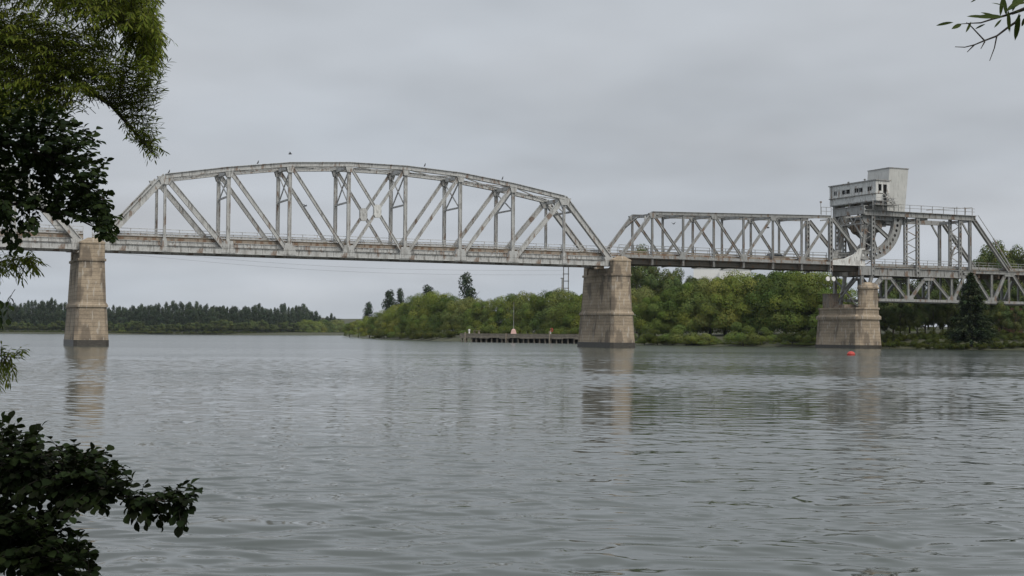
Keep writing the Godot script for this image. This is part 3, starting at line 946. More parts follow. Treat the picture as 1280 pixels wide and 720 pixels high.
func make_water() -> void:
	make_waves()
	water_patch(-13, 13, -28, -4, 0.055, 0.036, "water", 0.1, water_material(0.05))
	water_patch(-29, 29, -60, -28, 0.15, 0.09, "water_middle", 0.3, water_material(0.07))
	water_patch(-42, 42, -95, -60, 0.25, 0.16, "water_second_reach", 0.5, water_material(0.10))
	water_patch(-65, 65, -145, -95, 0.5, 0.26, "water_third_reach", 0.8, water_material(0.14))
	water_patch(-110, 110, -240, -145, 1.0, 0.5, "water_last_reach", 1.4, water_material(0.18))
	var b := MB.new()
	for q in [[-2500, 2500, -2600, -240], [-2500, -110, -240, -145], [110, 2500, -240, -145], [-2500, -65, -145, -95], [65, 2500, -145, -95], [-2500, -42, -95, -60], [42, 2500, -95, -60], [-2500, -29, -60, -28], [29, 2500, -60, -28], [-2500, -13, -28, 60], [13, 2500, -28, 60]]:
		b.quad(Vector3(q[0], 0, q[2]), Vector3(q[1], 0, q[2]), Vector3(q[1], 0, q[3]), Vector3(q[0], 0, q[3]), Vector3.UP)
	structure(b, "water_far", M.water_far)

# ---------------------------------------------------------------- land
func bank(called: String, line: Array, inland: Array, profile: Array) -> void:
	var b := MB.new()
	for i in line.size() - 1:
		for k in profile.size() - 1:
			var q := []
			for e in [[i, k], [i + 1, k], [i + 1, k + 1], [i, k + 1]]:
				var p: Vector2 = line[e[0]]
				var d: Vector2 = inland[e[0]]
				var pr: Array = profile[e[1]]
				q.append(Vector3(p.x + d.x * pr[0], pr[1], p.y + d.y * pr[0]))
			var nn: Vector3 = (q[2] - q[0]).cross(q[3] - q[1]).normalized()
			b.quad(q[0], q[1], q[2], q[3], nn if nn.y > 0 else -nn)
	structure(b, called, M.ground)
var shore := [Vector2(-95, -760), Vector2(-76, -627), Vector2(-38, -405), Vector2(-16, -318), Vector2(14, -280), Vector2(24, -248), Vector2(36, -232), Vector2(47, -220), Vector2(57, -203), Vector2(65, -197), Vector2(73, -191), Vector2(110, -165), Vector2(220, -110), Vector2(420, -60)]
var far_shore := [Vector2(-900, -700), Vector2(-420, -830), Vector2(-330, -850), Vector2(-245, -850), Vector2(-190, -862), Vector2(-155, -925), Vector2(-128, -1000), Vector2(-60, -1150), Vector2(60, -1350)]
func make_land() -> void:
	var inl := []
	for i in shore.size(): inl.append(Vector2(0.72, -0.45).normalized() if i > 3 else Vector2(1.0, -0.1))
	bank("riverbank", shore, inl, [[-3, -1.2], [0, -0.05], [2.5, 0.5], [8, 1.3], [25, 2.2], [90, 4.0], [900, 12.0]])
	var inf := []
	for i in far_shore.size(): inf.append(Vector2(-0.35, -0.93))
	bank("far_bank", far_shore, inf, [[-4, -1.2], [0, -0.05], [4, 0.8], [30, 2.0], [200, 4.0], [1600, 16.0]])
	var b := MB.new()  # low distant rise
	var prev := []
	for i in 30:
		var x := -330.0 + i * 22.0
		var h := 14.0 + 9.0 * sin(i * 0.31 + 0.4) + 3.0 * sin(i * 0.9)
		var cur := [Vector3(x, -1, -1500), Vector3(x, h * 0.7, -1560), Vector3(x, h, -1620), Vector3(x, h * 0.9, -1800)]
		if i:
			for k in 3:
				var nn: Vector3 = (cur[k + 1] - prev[k]).cross(prev[k + 1] - cur[k]).normalized()
				b.quad(prev[k], cur[k], cur[k + 1], prev[k + 1], nn if nn.y > 0 else -nn)
		prev = cur
	structure(b, "hill", M.ground)
	# the near bank the photographer and the trees stand on
	bank("near_bank", [Vector2(60, -5.2), Vector2(6, -5.0), Vector2(0.5, -4.6), Vector2(-3.0, -5.6), Vector2(-5.0, -8.6), Vector2(-9.0, -13.5), Vector2(-20, -22), Vector2(-60, -40)], [Vector2(0.1, 1), Vector2(0.1, 1), Vector2(0, 1), Vector2(-0.5, 0.8), Vector2(-0.8, 0.6), Vector2(-0.7, 0.7), Vector2(-0.6, 0.8), Vector2(-0.5, 0.85)], [[-1.0, -0.5], [0, -0.02], [0.8, 0.12], [3, 0.2], [60, 1.2]])

# ---------------------------------------------------------------- far trees
func leaf_quad(b: MB, p: Vector3, axis: Vector3, side: Vector3, l: float, w: float, nn: Vector3) -> void:
	var k := b.v.size()
	b.v.append_array([p - axis * l * 0.5, p + side * w * 0.5 - axis * l * 0.05, p + axis * l * 0.5, p - side * w * 0.5])
	b.n.append_array([nn, nn, nn, nn]); b.c.append_array([b.tint, b.tint, b.tint, b.tint])
	b.ix.append_array([k, k + 1, k + 2, k, k + 2, k + 3])
func rand_dir(r: RandomNumberGenerator) -> Vector3:
	var y := r.randf_range(-1, 1)
	var a := r.randf() * TAU
	var s := sqrt(1 - y * y)
	return Vector3(cos(a) * s, y, sin(a) * s)
func vary(r: RandomNumberGenerator, base: Color, spread: float) -> Color:
	var k := 1.0 + r.randf_range(-spread, spread)
	return Color(base.r * k * (1.0 + r.randf_range(-0.12, 0.16)), base.g * k, base.b * k * (1.0 + r.randf_range(-0.15, 0.15)))
# a crown: lobes, each a shell of small leaf faces; a unit tree is 10 m high
func crown(sd: int, kind: String, base: Color, lobes: int, leaves: int, size: float) -> ArrayMesh:
	var r := RandomNumberGenerator.new()
	r.seed = sd
	var b := MB.new()
	var placed := []
	for i in lobes:
		var c := Vector3.ZERO
		var rad := 1.0
		var droop := 0.0
		if kind == "willow":
			var far := -1.0
			for q in 7:  # the candidate farthest from the lobes so far
				var a := r.randf() * TAU
				var y := pow(r.randf(), 0.75)
				var wide := 4.4 * sqrt(maxf(0.0, 1.0 - pow((y - 0.2) / 0.84, 2.0))) * (0.7 + 0.3 * r.randf())
				var cand := Vector3(cos(a) * wide, 0.9 + y * 7.3, sin(a) * wide)
				var near := 1e9
				for o in placed: near = minf(near, o.distance_to(cand))
				if near > far: far = near; c = cand
			placed.append(c)
			rad = r.randf_range(1.1, 2.2); droop = 0.45
		elif kind == "round":
			var d := rand_dir(r)
			c = Vector3(0, 6.0, 0) + Vector3(d.x * 3.4, d.y * 2.9, d.z * 3.4) * (0.5 + 0.5 * sqrt(r.randf()))
			rad = r.randf_range(0.7, 1.4); droop = 0.0
		elif kind == "shrub":
			var a := r.randf() * TAU
			var w := 4.0 * sqrt(r.randf())
			c = Vector3(cos(a) * w, 0.6 + r.randf() * 5.0 * (1.0 - w / 5.5), sin(a) * w)
			rad = r.randf_range(0.9, 1.7); droop = 0.3
		elif kind == "poplar":
			var y := r.randf()
			var w := 1.15 * pow(sin(PI * clampf(0.12 + y * 0.86, 0, 1)), 0.7) * sqrt(r.randf())
			var a := r.randf() * TAU
			c = Vector3(cos(a) * w, 0.9 + y * 8.6, sin(a) * w)
			rad = r.randf_range(0.35, 0.75); droop = -0.7
		var tone := vary(r, base, 0.14)
		for k in leaves:
			var d := rand_dir(r)
			if d.y < -0.3 and (kind == "willow" or kind == "shrub"): d.y = -d.y
			var p := c + d * rad * (0.74 + 0.3 * r.randf())
			if kind == "poplar": p.y += d.y * rad * 0.9
			p.y -= droop * rad * 0.3 * r.randf()
			if p.y < 0.15: continue
			b.tint = vary(r, tone, 0.06)
			var nn := (d + rand_dir(r) * 0.24 + Vector3(0, 0.12, 0)).normalized()
			var axis := nn.cross(rand_dir(r)).normalized()
			if droop != 0.0: axis = (axis - Vector3(0, droop * 1.6, 0)).normalized()
			var side := nn.cross(axis).normalized()
			leaf_quad(b, p, axis, side, size * r.randf_range(0.7, 1.3), size * r.randf_range(0.4, 0.75), nn)
	return b.mesh()
func conifer_crown(sd: int) -> ArrayMesh:
	var r := RandomNumberGenerator.new()
	r.seed = sd
	var b := MB.new()
	var y := 0.7
	while y < 9.9:
		var reach := 2.75 * pow(1.0 - y / 10.1, 0.8) * r.randf_range(0.7, 1.25)
		var n := int(7 + reach * 3)
		for k in n:
			var a := TAU * (k + r.randf() * 0.7) / n
			var len := reach * r.randf_range(0.7, 1.1)
			var tone := vary(r, Color(0.05, 0.07, 0.036), 0.3)
			for q in int(26 + 30 * len):
				var t := sqrt(r.randf())
				var p := Vector3(cos(a) * t * len, y - t * t * len * 0.22 + r.randf_range(-0.12, 0.12), sin(a) * t * len) + rand_dir(r) * 0.2
				b.tint = vary(r, tone, 0.2)
				var nn := (Vector3(0, 1, 0) + rand_dir(r) * 0.9).normalized()
				var axis := (Vector3(cos(a), -0.35, sin(a)) + rand_dir(r) * 0.6).normalized()
				leaf_quad(b, p, axis, nn.cross(axis).normalized(), 0.42, 0.11, nn)
		y += 0.34
	return b.mesh()
func trunk_mesh(sd: int, h: float, rad: float, limbs: int) -> ArrayMesh:
	var r := RandomNumberGenerator.new()
	r.seed = sd
	var b := MB.new()
	var pts := []
	var rr := []
	var p := Vector3(0, -0.4, 0)
	for i in 7:
		pts.append(p); rr.append(rad * (1.0 - i / 7.5))
		p += Vector3(r.randf_range(-0.12, 0.12), h / 6.0, r.randf_range(-0.12, 0.12))
	b.tube(pts, rr, 7)
	for k in limbs:
		var i := r.randi_range(2, 5)
		var d := (rand_dir(r) * Vector3(1, 0.2, 1) + Vector3(0, 0.8, 0)).normalized()
		b.tube([pts[i], pts[i] + d * h * 0.18, pts[i] + d * h * 0.34 + Vector3(0, 0.3, 0)], [rad * 0.45, rad * 0.3, rad * 0.1], 5)
	return b.mesh()
var protos := {}
func make_protos() -> void:
	for i in 5: protos["willow%d" % i] = [crown(100 + i, "willow", [Color(0.125, 0.162, 0.038), Color(0.155, 0.182, 0.042), Color(0.104, 0.142, 0.036), Color(0.132, 0.16, 0.05), Color(0.076, 0.108, 0.031)][i], 30, 760, 0.225), trunk_mesh(200 + i, 7.0, 0.3, 6)]
	for i in 2: protos["round%d" % i] = [crown(120 + i, "round", Color(0.06, 0.078, 0.028) * [1.0, 1.5][i], 26, 400, 0.27), trunk_mesh(220 + i, 7.5, 0.25, 6)]
	for i in 3: protos["shrub%d" % i] = [crown(140 + i, "shrub", Color(0.11, 0.143, 0.036) * [0.8, 1.05, 0.5][i], 15, 700, 0.24), trunk_mesh(240 + i, 3.0, 0.16, 4)]
	for i in 4: protos["poplar%d" % i] = [crown(160 + i, "poplar", Color(0.042, 0.06, 0.036) * [1.0, 0.85, 1.15, 0.95][i], 46, 90, 0.28), trunk_mesh(260 + i, 8.0, 0.16, 2)]
	protos["conifer0"] = [conifer_crown(180), trunk_mesh(280, 9.6, 0.18, 0)]
func tree(kind: String, called: String, label: String, category: String, group: String, where: Vector3, high: float, wide := 1.0) -> Node3D:
	var o := thing(called, label, category, where, rng.randf() * TAU, group)
	o.scale = Vector3(high / 10.0 * wide, high / 10.0, high / 10.0 * wide)
	put(protos[kind][1], "trunk", M.bark, o)
	put(protos[kind][0], "crown", M.far_leaf, o)
	return o
func ground_at(x: float, z: float) -> float:
	var best := 1e9
	for i in shore.size() - 1:
		var p := Geometry2D.get_closest_point_to_segment(Vector2(x, z), shore[i], shore[i + 1])
		best = minf(best, p.distance_to(Vector2(x, z)))
	return clampf(remap(best, 0, 8, 0, 1.3), 0, 1.3)
func px_ground(px: float, depth: float) -> Vector3:
	var p := at(px, 418.0, depth)
	p.y = ground_at(p.x, p.z) - 0.1
	return p
func px_tree(kind: String, called: String, label: String, group: String, px: float, top: float, depth: float, wide := 1.0, category := "tree") -> void:
	var p := px_ground(px, depth)
	var h := at(px, top, depth).y - p.y
	tree(kind, called, label, category, group, p, h, wide)
const TONES := ["fresh green", "yellow-green", "leaf green", "pale green", "deep green"]
func make_trees() -> void:
	make_protos()
	rng.seed = 77
	# willows along the middle bank (x in the photograph, top, metres away)
	for q in [[437, 402, 560], [448, 398, 520], [462, 393, 470], [474, 389, 450], [486, 384, 420], [497, 379, 405], [508, 374, 392], [520, 368, 380], [534, 363, 368], [548, 362, 355], [560, 368, 350], [573, 372, 345], [588, 369, 340], [602, 373, 335], [617, 372, 335], [632, 368, 330], [646, 365, 330], [660, 362, 328], [675, 364, 322], [690, 360, 318], [706, 358, 312], [722, 362, 305], [738, 366, 300], [752, 368, 296]]:
		var v := rng.randi_range(0, 4)
		px_tree("willow%d" % v, "willow_tree", "%s %s rounded willow on the wooded bank %s" % ["tall" if q[1] < 368 else "lower", TONES[v], "behind the timber wharf" if q[0] > 575 else "tapering away from the wharf"], "willows on the bank beside the wharf", q[0], q[1], q[2] + 8, 0.95)
	for q in [[445, 408, 500], [468, 404, 440], [483, 398, 412], [500, 394, 385], [517, 390, 365], [532, 385, 350], [546, 392, 340], [560, 398, 332], [575, 388, 328], [592, 392, 322], [610, 384, 318], [628, 390, 316], [645, 386, 312], [662, 391, 308], [680, 384, 304], [697, 380, 300], [714, 386, 296], [730, 384, 290], [748, 388, 284]]:
		var v := rng.randi_range(0, 2)
		px_tree("shrub%d" % v, "willow_shrub", "%s bushy willow at the water %s" % [["green", "bright green", "dark"][v], "behind the timber wharf" if q[0] > 575 else "before the tapering willow bank"], "shrubs at the water beside the wharf", q[0], q[1] + rng.randf_range(-5, 14), q[2], rng.randf_range(0.9, 1.5), "shrub")
	# the mass right of the middle pier
	for q in [[800, 362, 262], [818, 372, 255], [836, 366, 256], [852, 358, 255], [870, 352, 254], [888, 350, 252], [906, 346, 250], [925, 343, 250], [945, 345, 247], [963, 342, 245], [982, 340, 243], [1000, 341, 240], [1018, 340, 238], [1036, 345, 236]]:
		var v := rng.randi_range(0, 4)
		px_tree("willow%d" % v, "willow_tree", "%s rounded willow under the %s end of the lift span" % [TONES[v], "high pier" if q[0] < 910 else "counterweight"], "willows under the lift span", q[0], q[1] - 7, q[2] + 6, 0.95)
	for q in [[806, 392, 248], [822, 400, 243], [840, 394, 241], [858, 386, 239], [876, 390, 237], [893, 382, 234], [912, 386, 232], [930, 378, 231], [950, 384, 229], [970, 376, 227], [990, 382, 225], [1010, 380, 222], [1030, 386, 220]]:
		if rng.randf() < 0.2: continue
		var v := rng.randi_range(0, 2)
		px_tree("shrub%d" % v, "willow_shrub", "%s bushy willow at the water under the %s end of the lift span" % [["green", "bright green", "dark"][v], "high pier" if q[0] < 910 else "counterweight"], "shrubs at the water under the lift span", q[0], q[1] + rng.randf_range(-6, 16), q[2] + rng.randf_range(-2, 2), rng.randf_range(0.8, 1.5), "shrub")
	for q in [[946, 424, 222], [966, 423, 220], [932, 426, 224], [802, 418, 246], [813, 424, 243], [826, 421, 241], [838, 425, 239], [848, 420, 237], [862, 424, 235], [878, 421, 233], [892, 425, 231], [906, 420, 229], [918, 424, 227], [982, 421, 219], [998, 423, 217], [1012, 420, 215]]:
		px_tree("shrub1", "willow_shrub", "%s green bush at the water's edge under the lift span" % ["small" if q[1] > 422 else "larger"], "small bushes under the lift span", q[0], q[1], q[2], 1.6, "shrub")
	for q in [[797, 331, 300], [815, 328, 305], [832, 335, 298], [848, 333, 300], [866, 338, 296], [884, 352, 292]]:
		px_tree("round%d" % (rng.randi() % 2), "broadleaf_tree", "tall %s broadleaf tree rising behind the willows %s" % [["dark", "green"][q[0] % 2], "beside the middle pier" if q[0] < 830 else "before the white sheds"], "dark trees behind the willows", q[0], q[1] - 4, q[2], 0.8)
	px_tree("round1", "broadleaf_tree", "bright green treetop showing above the bridge deck beside the middle pier", "", 803, 298, 330, 0.7)
	# right bank
	for q in [[1062, 372, 226], [1074, 380, 222], [1088, 366, 226], [1100, 374, 222], [1108, 380, 214], [1116, 352, 240], [1136, 350, 244], [1156, 352, 240], [1178, 350, 242], [1200, 352, 240], [1222, 354, 238], [1244, 350, 240], [1266, 352, 236], [1204, 382, 214], [1228, 380, 216], [1126, 372, 218], [1146, 376, 216], [1168, 368, 220], [1186, 372, 216], [1252, 372, 214], [1270, 380, 208], [1290, 372, 212]]:
		var v := rng.randi() % 2
		px_tree("round%d" % v, "broadleaf_tree", "%s %s broadleaf tree beneath the zigzag deck truss" % ["tall" if q[1] < 360 else ("middling" if q[1] < 375 else "short"), ["dark", "green"][v]], "dark trees beneath the deck truss", q[0], q[1], q[2], 0.85)
	for q in [[1120, 408, 205], [1142, 414, 203], [1164, 404, 204], [1184, 412, 202], [1240, 404, 201], [1256, 398, 202], [1274, 402, 200], [1296, 396, 199], [1095, 410, 208], [1108, 420, 201], [1132, 421, 199], [1152, 424, 199], [1174, 420, 199], [1196, 418, 197], [1228, 419, 196], [1246, 420, 195], [1264, 420, 195], [1284, 418, 194], [1196, 400, 206], [1216, 402, 206], [1232, 392, 208], [1104, 398, 212], [1118, 394, 212], [1132, 400, 211], [1148, 396, 211], [1160, 392, 212], [1176, 398, 211], [1190, 390, 212], [1250, 388, 211], [1266, 392, 210], [1282, 388, 210], [1088, 400, 214], [1074, 404, 216], [1112, 412, 202], [1124, 414, 200], [1146, 410, 200], [1166, 413, 199], [1186, 409, 198], [1204, 412, 197], [1222, 410, 197], [1238, 413, 196], [1254, 409, 195], [1272, 412, 194], [1290, 410, 193]]:
		px_tree("shrub2", "bank_shrub", "%s dark shrub on the bank beneath the deck truss" % ["big" if q[1] < 400 else ("middling" if q[1] < 415 else "small")], "shrubs beneath the deck truss", q[0], q[1], q[2], 0.95, "shrub")
	for q in [[1232, 304, 268], [1250, 298, 262], [1270, 304, 258], [1292, 300, 256], [1226, 318, 262], [1264, 322, 250], [1284, 318, 248]]:
		px_tree("round1", "broadleaf_tree", "%s green tree rising above the deck behind the inclined end post" % ["tall" if q[1] < 303 else ("middling" if q[1] < 310 else "lower")], "trees above the deck beyond the tower", q[0], q[1] - 5, q[2], 0.7)
	for q in [[1160, 324, 275], [1175, 322, 278], [1188, 327, 272], [1108, 327, 282], [1120, 326, 280]]:
		px_tree("round0", "broadleaf_tree", "%s treetop just showing over the deck %s" % ["higher" if q[1] < 324 else "lower", "behind the rolling girder" if q[0] < 1150 else "between the tower columns"], "treetops between the tower columns", q[0], q[1], q[2], 0.6)
	px_tree("shrub1", "yellow_tree", "slender yellowish tree behind the curved rolling girder", "", 1129, 306, 262, 0.28)
	px_tree("conifer0", "conifer_tree", "dark pointed conifer in front of the zigzag deck truss", "", 1214, 342, 190, 1.28)
	# poplars above the middle bank
	px_tree("poplar0", "poplar_tree", "single tall poplar rising above the willows beside the wharf", "", 583, 343, 430, 1.35)
	px_tree("poplar1", "poplar_tree", "poplar standing in the pair above the low end of the willows", "pair of poplars above the willows", 486, 363, 560, 1.3)
	px_tree("poplar2", "poplar_tree", "poplar standing in the pair above the low end of the willows", "pair of poplars above the willows", 500, 362, 560, 0.95)
	px_tree("poplar3", "poplar_tree", "small poplar at the tapering end of the willow bank", "", 460, 377, 600, 1.2)
	px_tree("poplar0", "poplar_tree", "poplar peeping out behind the highest willows of the bank", "", 534, 358, 520, 1.6)
	# the far bank: rows of poplars, lighter willows at their feet
	var x := -50.0
	while x < 428.0:
		var top := 382.0 + 2.5 * sin(x * 0.045 + 1.0) + rng.randf_range(-3.0, 3.0) + (3.0 if x > 330 else 0.0) - (5.0 if x < 70 else 0.0) + (11.0 if x > 390 else 0.0)
		far_poplar(x, top, far_depth(x) + 45.0, rng.randf_range(0.75, 1.1))
		x += rng.randf_range(3.2, 5.2)
	x = -46.0
	while x < 428.0:
		far_poplar(x, 388.0 + rng.randf_range(-4, 4) + (8.0 if x > 396 else 0.0), far_depth(x) + 22.0, rng.randf_range(0.95, 1.35))
		x += rng.randf_range(4.2, 6.5)
	x = -40.0
	while x < 432.0:
		var low := x > 375
		var v := rng.randi_range(0, 4) if low else rng.randi() % 2
		px_far("willow%d" % v if low else "round%d" % v, "bank_tree", "%s low tree at the foot of the far poplars %s" % [(["fresh green", "yellow-green", "leaf green", "pale green", "deep green"][v] if low else ["blackish green", "dark green"][v]), "beside the slender pier" if x < 180 else ("midway along their row" if x < 300 else "at their thin end")], "low trees at the foot of the far poplars", x, rng.randf_range(398, 406), far_depth(x) + 7.0, 1.4)
		x += rng.randf_range(6, 9)
	x = -44.0
	while x < 420.0:
		px_far("shrub2", "bank_shrub", "%s dark shrub at the waterline of the far bank" % ["rounded", "spreading"][int(x) % 2], "shrubs at the waterline of the far bank", x, rng.randf_range(406, 411), far_depth(x) + 1.5, [1.2, 1.9][int(x) % 2])
		x += rng.randf_range(7, 11)
	px_far("shrub1", "bank_tree", "bright yellowish bush at the foot of the far poplars beside the pier", "", 152, 402, far_depth(152) + 1.0, 0.9)
func far_depth(px: float) -> float:
	if px < 265: return 855.0
	if px < 340: return lerpf(862, 935, (px - 265) / 75.0)
	return lerpf(935, 1060, (px - 340) / 80.0)
func far_poplar(px: float, top: float, depth: float, wide: float) -> void:
	var v := rng.randi_range(0, 3)
	px_far("poplar%d" % v, "poplar_tree", "%s %s poplar in the %s row on the far bank" % ["tall" if top < 380 else ("middling" if top < 386 else "short"), ["dark green", "blackish green", "fresh green", "dull green"][v] + (" slender" if wide < 1.0 else " full"), "back" if depth > far_depth(px) + 40 else "front"], "poplars of the far bank", px, top, depth, wide)
func px_far(kind: String, called: String, label: String, group: String, px: float, top: float, depth: float, wide: float) -> void:
	var p := at(px, 418.0, depth)
	p.y = 0.6
	tree(kind, called, label, "tree", group, p, at(px, top, depth).y - p.y, wide)

# ---------------------------------------------------------------- small things of the bank
func make_bank_things() -> void:
	var a := Vector3(-11.0, 0, -291.0)
	var e := Vector3(14.5, 0, -264.5)
	var len := (e - a).length()
	var turn := atan2(-(e - a).z, (e - a).x)
	var wh := thing("timber_wharf", "long low timber wharf on piles below the wooded bank", "wharf", a, turn)
	var b := MB.new()
	var pile := MB.new()
	pile.tube([Vector3(0, -1.5, 0), Vector3(0, 1.2, 0)], [0.17, 0.15], 8)
	var pm := pile.mesh()
	for i in 24:
		var pi := put(pm, "pile", M.timber, wh, Vector3(0.3 + i * (len - 0.6) / 23.0 + rng.randf_range(-0.15, 0.15), 0, -0.2))
		pi.rotation = Vector3(rng.randf_range(-0.05, 0.05), 0, rng.randf_range(-0.07, 0.07))
		if i % 8 == 1:
			b = MB.new()
			b.box(Vector3(0.3 + i * (len - 0.6) / 23.0 - 0.11, -0.6, 0.19), Vector3(0.3 + i * (len - 0.6) / 23.0 + 0.11, 1.9 + 0.25 * (i % 3), 0.4))
			part(b, "fender_post", M.timber, wh)
	for i in 24: put(pm, "pile", M.timber, wh, Vector3(0.3 + i * (len - 0.6) / 23.0, 0, -3.4))
	for i in 12:
		b = MB.new()
		var x0 := i * len / 12.0 + 0.02
		b.box(Vector3(x0, 0.9 + 0.09 * sin(i * 2.7), -0.02), Vector3(x0 + len / 12.0 - 0.04, 1.36, 0.14))
		part(b, "fascia_plank", M.timber, wh)
		b = MB.new()
		b.box(Vector3(x0, 1.4, -0.02), Vector3(x0 + len / 12.0 - 0.05, 1.72, 0.12))
		part(b, "fascia_plank", M.timber, wh)
	for i in 24:
		b = MB.new()
		b.box(Vector3(i * len / 24.0 + 0.02, -0.5, -3.75), Vector3((i + 1) * len / 24.0 - 0.02, 1.7, -3.6))
		part(b, "shade_board", M.wet_and_shade, wh)  # dark boards added to stand in for the shadow under the wharf deck
	for i in 40:
		b = MB.new()
		b.box(Vector3(i * len / 40.0 + 0.02, 1.74, -4.0), Vector3((i + 1) * len / 40.0 - 0.02, 1.84, 0.18))
		part(b, "deck_plank", M.timber, wh)
	var up := func(d: float, z: float) -> Vector3: return a + (e - a).normalized() * d + Vector3(-(e - a).z, 0, (e - a).x).normalized() * z + Vector3(0, 1.84, 0)
	var fm := thing("flag_mast", "slim pale mast on a pinkish pyramid base on the wharf", "mast", up.call(15.6, -0.8))
	b = MB.new()
	b.loft([[Vector3(-0.6, 0, -0.6), Vector3(0.6, 0, -0.6), Vector3(0.6, 0, 0.6), Vector3(-0.6, 0, 0.6)], [Vector3(-0.4, 0.8, -0.4), Vector3(0.4, 0.8, -0.4), Vector3(0.4, 0.8, 0.4), Vector3(-0.4, 0.8, 0.4)], [Vector3(-0.2, 1.0, -0.2), Vector3(0.2, 1.0, -0.2), Vector3(0.2, 1.0, 0.2), Vector3(-0.2, 1.0, 0.2)]])
	part(b, "base", M.pink, fm)
	b = MB.new()
	b.tube([Vector3(0, 0.9, 0), Vector3(0, 6.6, 0)], [0.06, 0.035], 8)
	part(b, "pole", M.paint_grey, fm)
	var bo := thing("mooring_bollard", "white mooring bollard at the open end of the wharf", "bollard", up.call(2.2, -0.6))
	b = MB.new()
	b.tube([Vector3(0, 0, 0), Vector3(0, 0.6, 0), Vector3(0, 0.62, 0), Vector3(0, 0.85, 0), Vector3(0, 0.95, 0)], [0.16, 0.15, 0.24, 0.24, 0.05], 10)
	part(b, "post", M.white, bo)
	b = MB.new()
	b.tube([Vector3(-0.35, 0.5, 0), Vector3(0.35, 0.5, 0)], [0.05, 0.05], 6)
	part(b, "cross_pin", M.steel_dark, bo)
	var bench := thing("wharf_bench", "low dark bench beside the white bollard on the wharf", "bench", up.call(3.9, -1.2), turn)
	b = MB.new(); b.box(Vector3(-0.9, 0.55, -0.25), Vector3(0.9, 0.63, 0.25)); part(b, "seat", M.timber, bench)
	for s in [-0.7, 0.7]:
		b = MB.new(); b.box(Vector3(s - 0.06, 0, -0.2), Vector3(s + 0.06, 0.55, 0.2)); part(b, "leg", M.timber, bench)
	var lb := thing("lifebuoy_post", "red and white lifebuoy on a short post on the wharf", "lifebuoy", up.call(26.6, -0.5), turn)
	b = MB.new(); b.box(Vector3(-0.06, 0, -0.06), Vector3(0.06, 1.1, 0.06)); part(b, "post", M.white, lb)
	b = MB.new()
	var ring := []
	var rr := []
	for k in 17: ring.append(Vector3(0.35 + cos(TAU * k / 16) * 0.3, 0.8 + sin(TAU * k / 16) * 0.3, 0.1)); rr.append(0.09)
	b.tube(ring, rr, 6)
	part(b, "ring", M.red, lb)
	# red buoy on the water
	var bu := thing("red_buoy", "small red buoy floating before the broad pier", "buoy", Vector3(31.8, 0, -127.5))
	bu.scale = Vector3.ONE * 0.78
	b = MB.new()
	var rings := []
	for q in [[-0.3, 0.25], [-0.1, 0.44], [0.12, 0.5], [0.3, 0.42], [0.42, 0.26], [0.47, 0.08]]:
		var r := []
		for k in 14: r.append(Vector3(cos(TAU * k / 14) * q[1], q[0], sin(TAU * k / 14) * q[1]))
		rings.append(r)
	b.loft(rings)
	part(b, "float", M.red, bu)
	b = MB.new(); b.tube([Vector3(0, 0.45, 0), Vector3(0, 0.58, 0)], [0.06, 0.05], 6); part(b, "eye", M.steel_dark, bu)
	# car on the lift span
	make_car()
	# brick pier at the far right
	var bp := thing("brick_pier", "reddish brick pier behind the deck truss, partly hidden by trees", "pier", on_bridge(92.6, 0, -W + 0.4), PSI)
	b = MB.new(); b.loft([pier_ring(0.5, 2.9, 1.2, -2.0, 0.1), pier_ring(6.2, 2.5, 1.0, -1.8, 0.1)]); part(b, "shaft", M.brick, bp)
	b = MB.new(); b.loft([pier_ring(6.2, 2.9, 1.2, -2.0, 0.1), pier_ring(6.6, 2.9, 1.2, -2.0, 0.1)]); part(b, "cap", M.brick, bp)
	# white sheds
	for q in [[888, 333.6, 345.0, 26.0, "long white shed with flat parapet, the farther of the two above the willows"], [918, 335.3, 335.0, 36.0, "white shed with a plain end wall, the nearer of the two above the willows"]]:
		var p := at(q[0], 418, q[2])
		var h := at(q[0], q[1], q[2]).y
		var sh := thing("white_shed", q[4], "building", Vector3(p.x, 1.5, p.z), -0.2)
		var w := (8.6 if q[0] < 900 else 7.4) * 0.5
		for k in 6:
			b = MB.new()
			b.box(Vector3(-w + k * w / 3.0 + 0.015, 0, -0.1), Vector3(-w + (k + 1) * w / 3.0 - 0.015, h - 1.8, 0.1))
			part(b, "wall_panel", M.white, sh)
		b = MB.new(); b.box(Vector3(-w, 0, -9), Vector3(-w + 0.2, h - 1.9, -0.1)); part(b, "side_wall", M.white, sh)
		b = MB.new(); b.box(Vector3(w - 0.2, 0, -9), Vector3(w, h - 1.9, -0.1)); part(b, "side_wall", M.white, sh)
		b = MB.new(); b.box(Vector3(-w - 0.1, h - 1.8, -9.1), Vector3(w + 0.1, h - 1.5, 0.25)); part(b, "roof", M.white, sh)
	# lattice pylon and lamp pole behind the trees
	var pp := at(707, 418, 420)
	var py := thing("lattice_pylon", "slim dark two-legged pylon rising behind the willows beside the middle pier", "pylon", Vector3(pp.x, 1.0, pp.z))
	var ht := at(707, 331, 420).y - 1.0
	for s in [-0.75, 0.75]:
		b = MB.new(); b.box(Vector3(s - 0.14, 0, -0.14), Vector3(s + 0.14, ht, 0.14)); part(b, "leg", M.steel_dark, py)
	for k in 8:
		b = MB.new()
		var y := ht - 0.6 - k * 2.2
		b.box(Vector3(-1.0, y - 0.12, -0.1), Vector3(1.0, y + 0.12, 0.1))
		part(b, "cross_bar", M.steel_dark, py)
	pp = at(702.5, 418, 415)
	var lp := thing("utility_pole", "grey pole with a dark crossarm beside the pylon", "pole", Vector3(pp.x, 1.0, pp.z))
	ht = at(702.5, 348, 415).y - 1.0
	b = MB.new(); b.tube([Vector3(0, 0, 0), Vector3(0, ht, 0)], [0.3, 0.22], 8); part(b, "pole", M.paint_grey, lp)
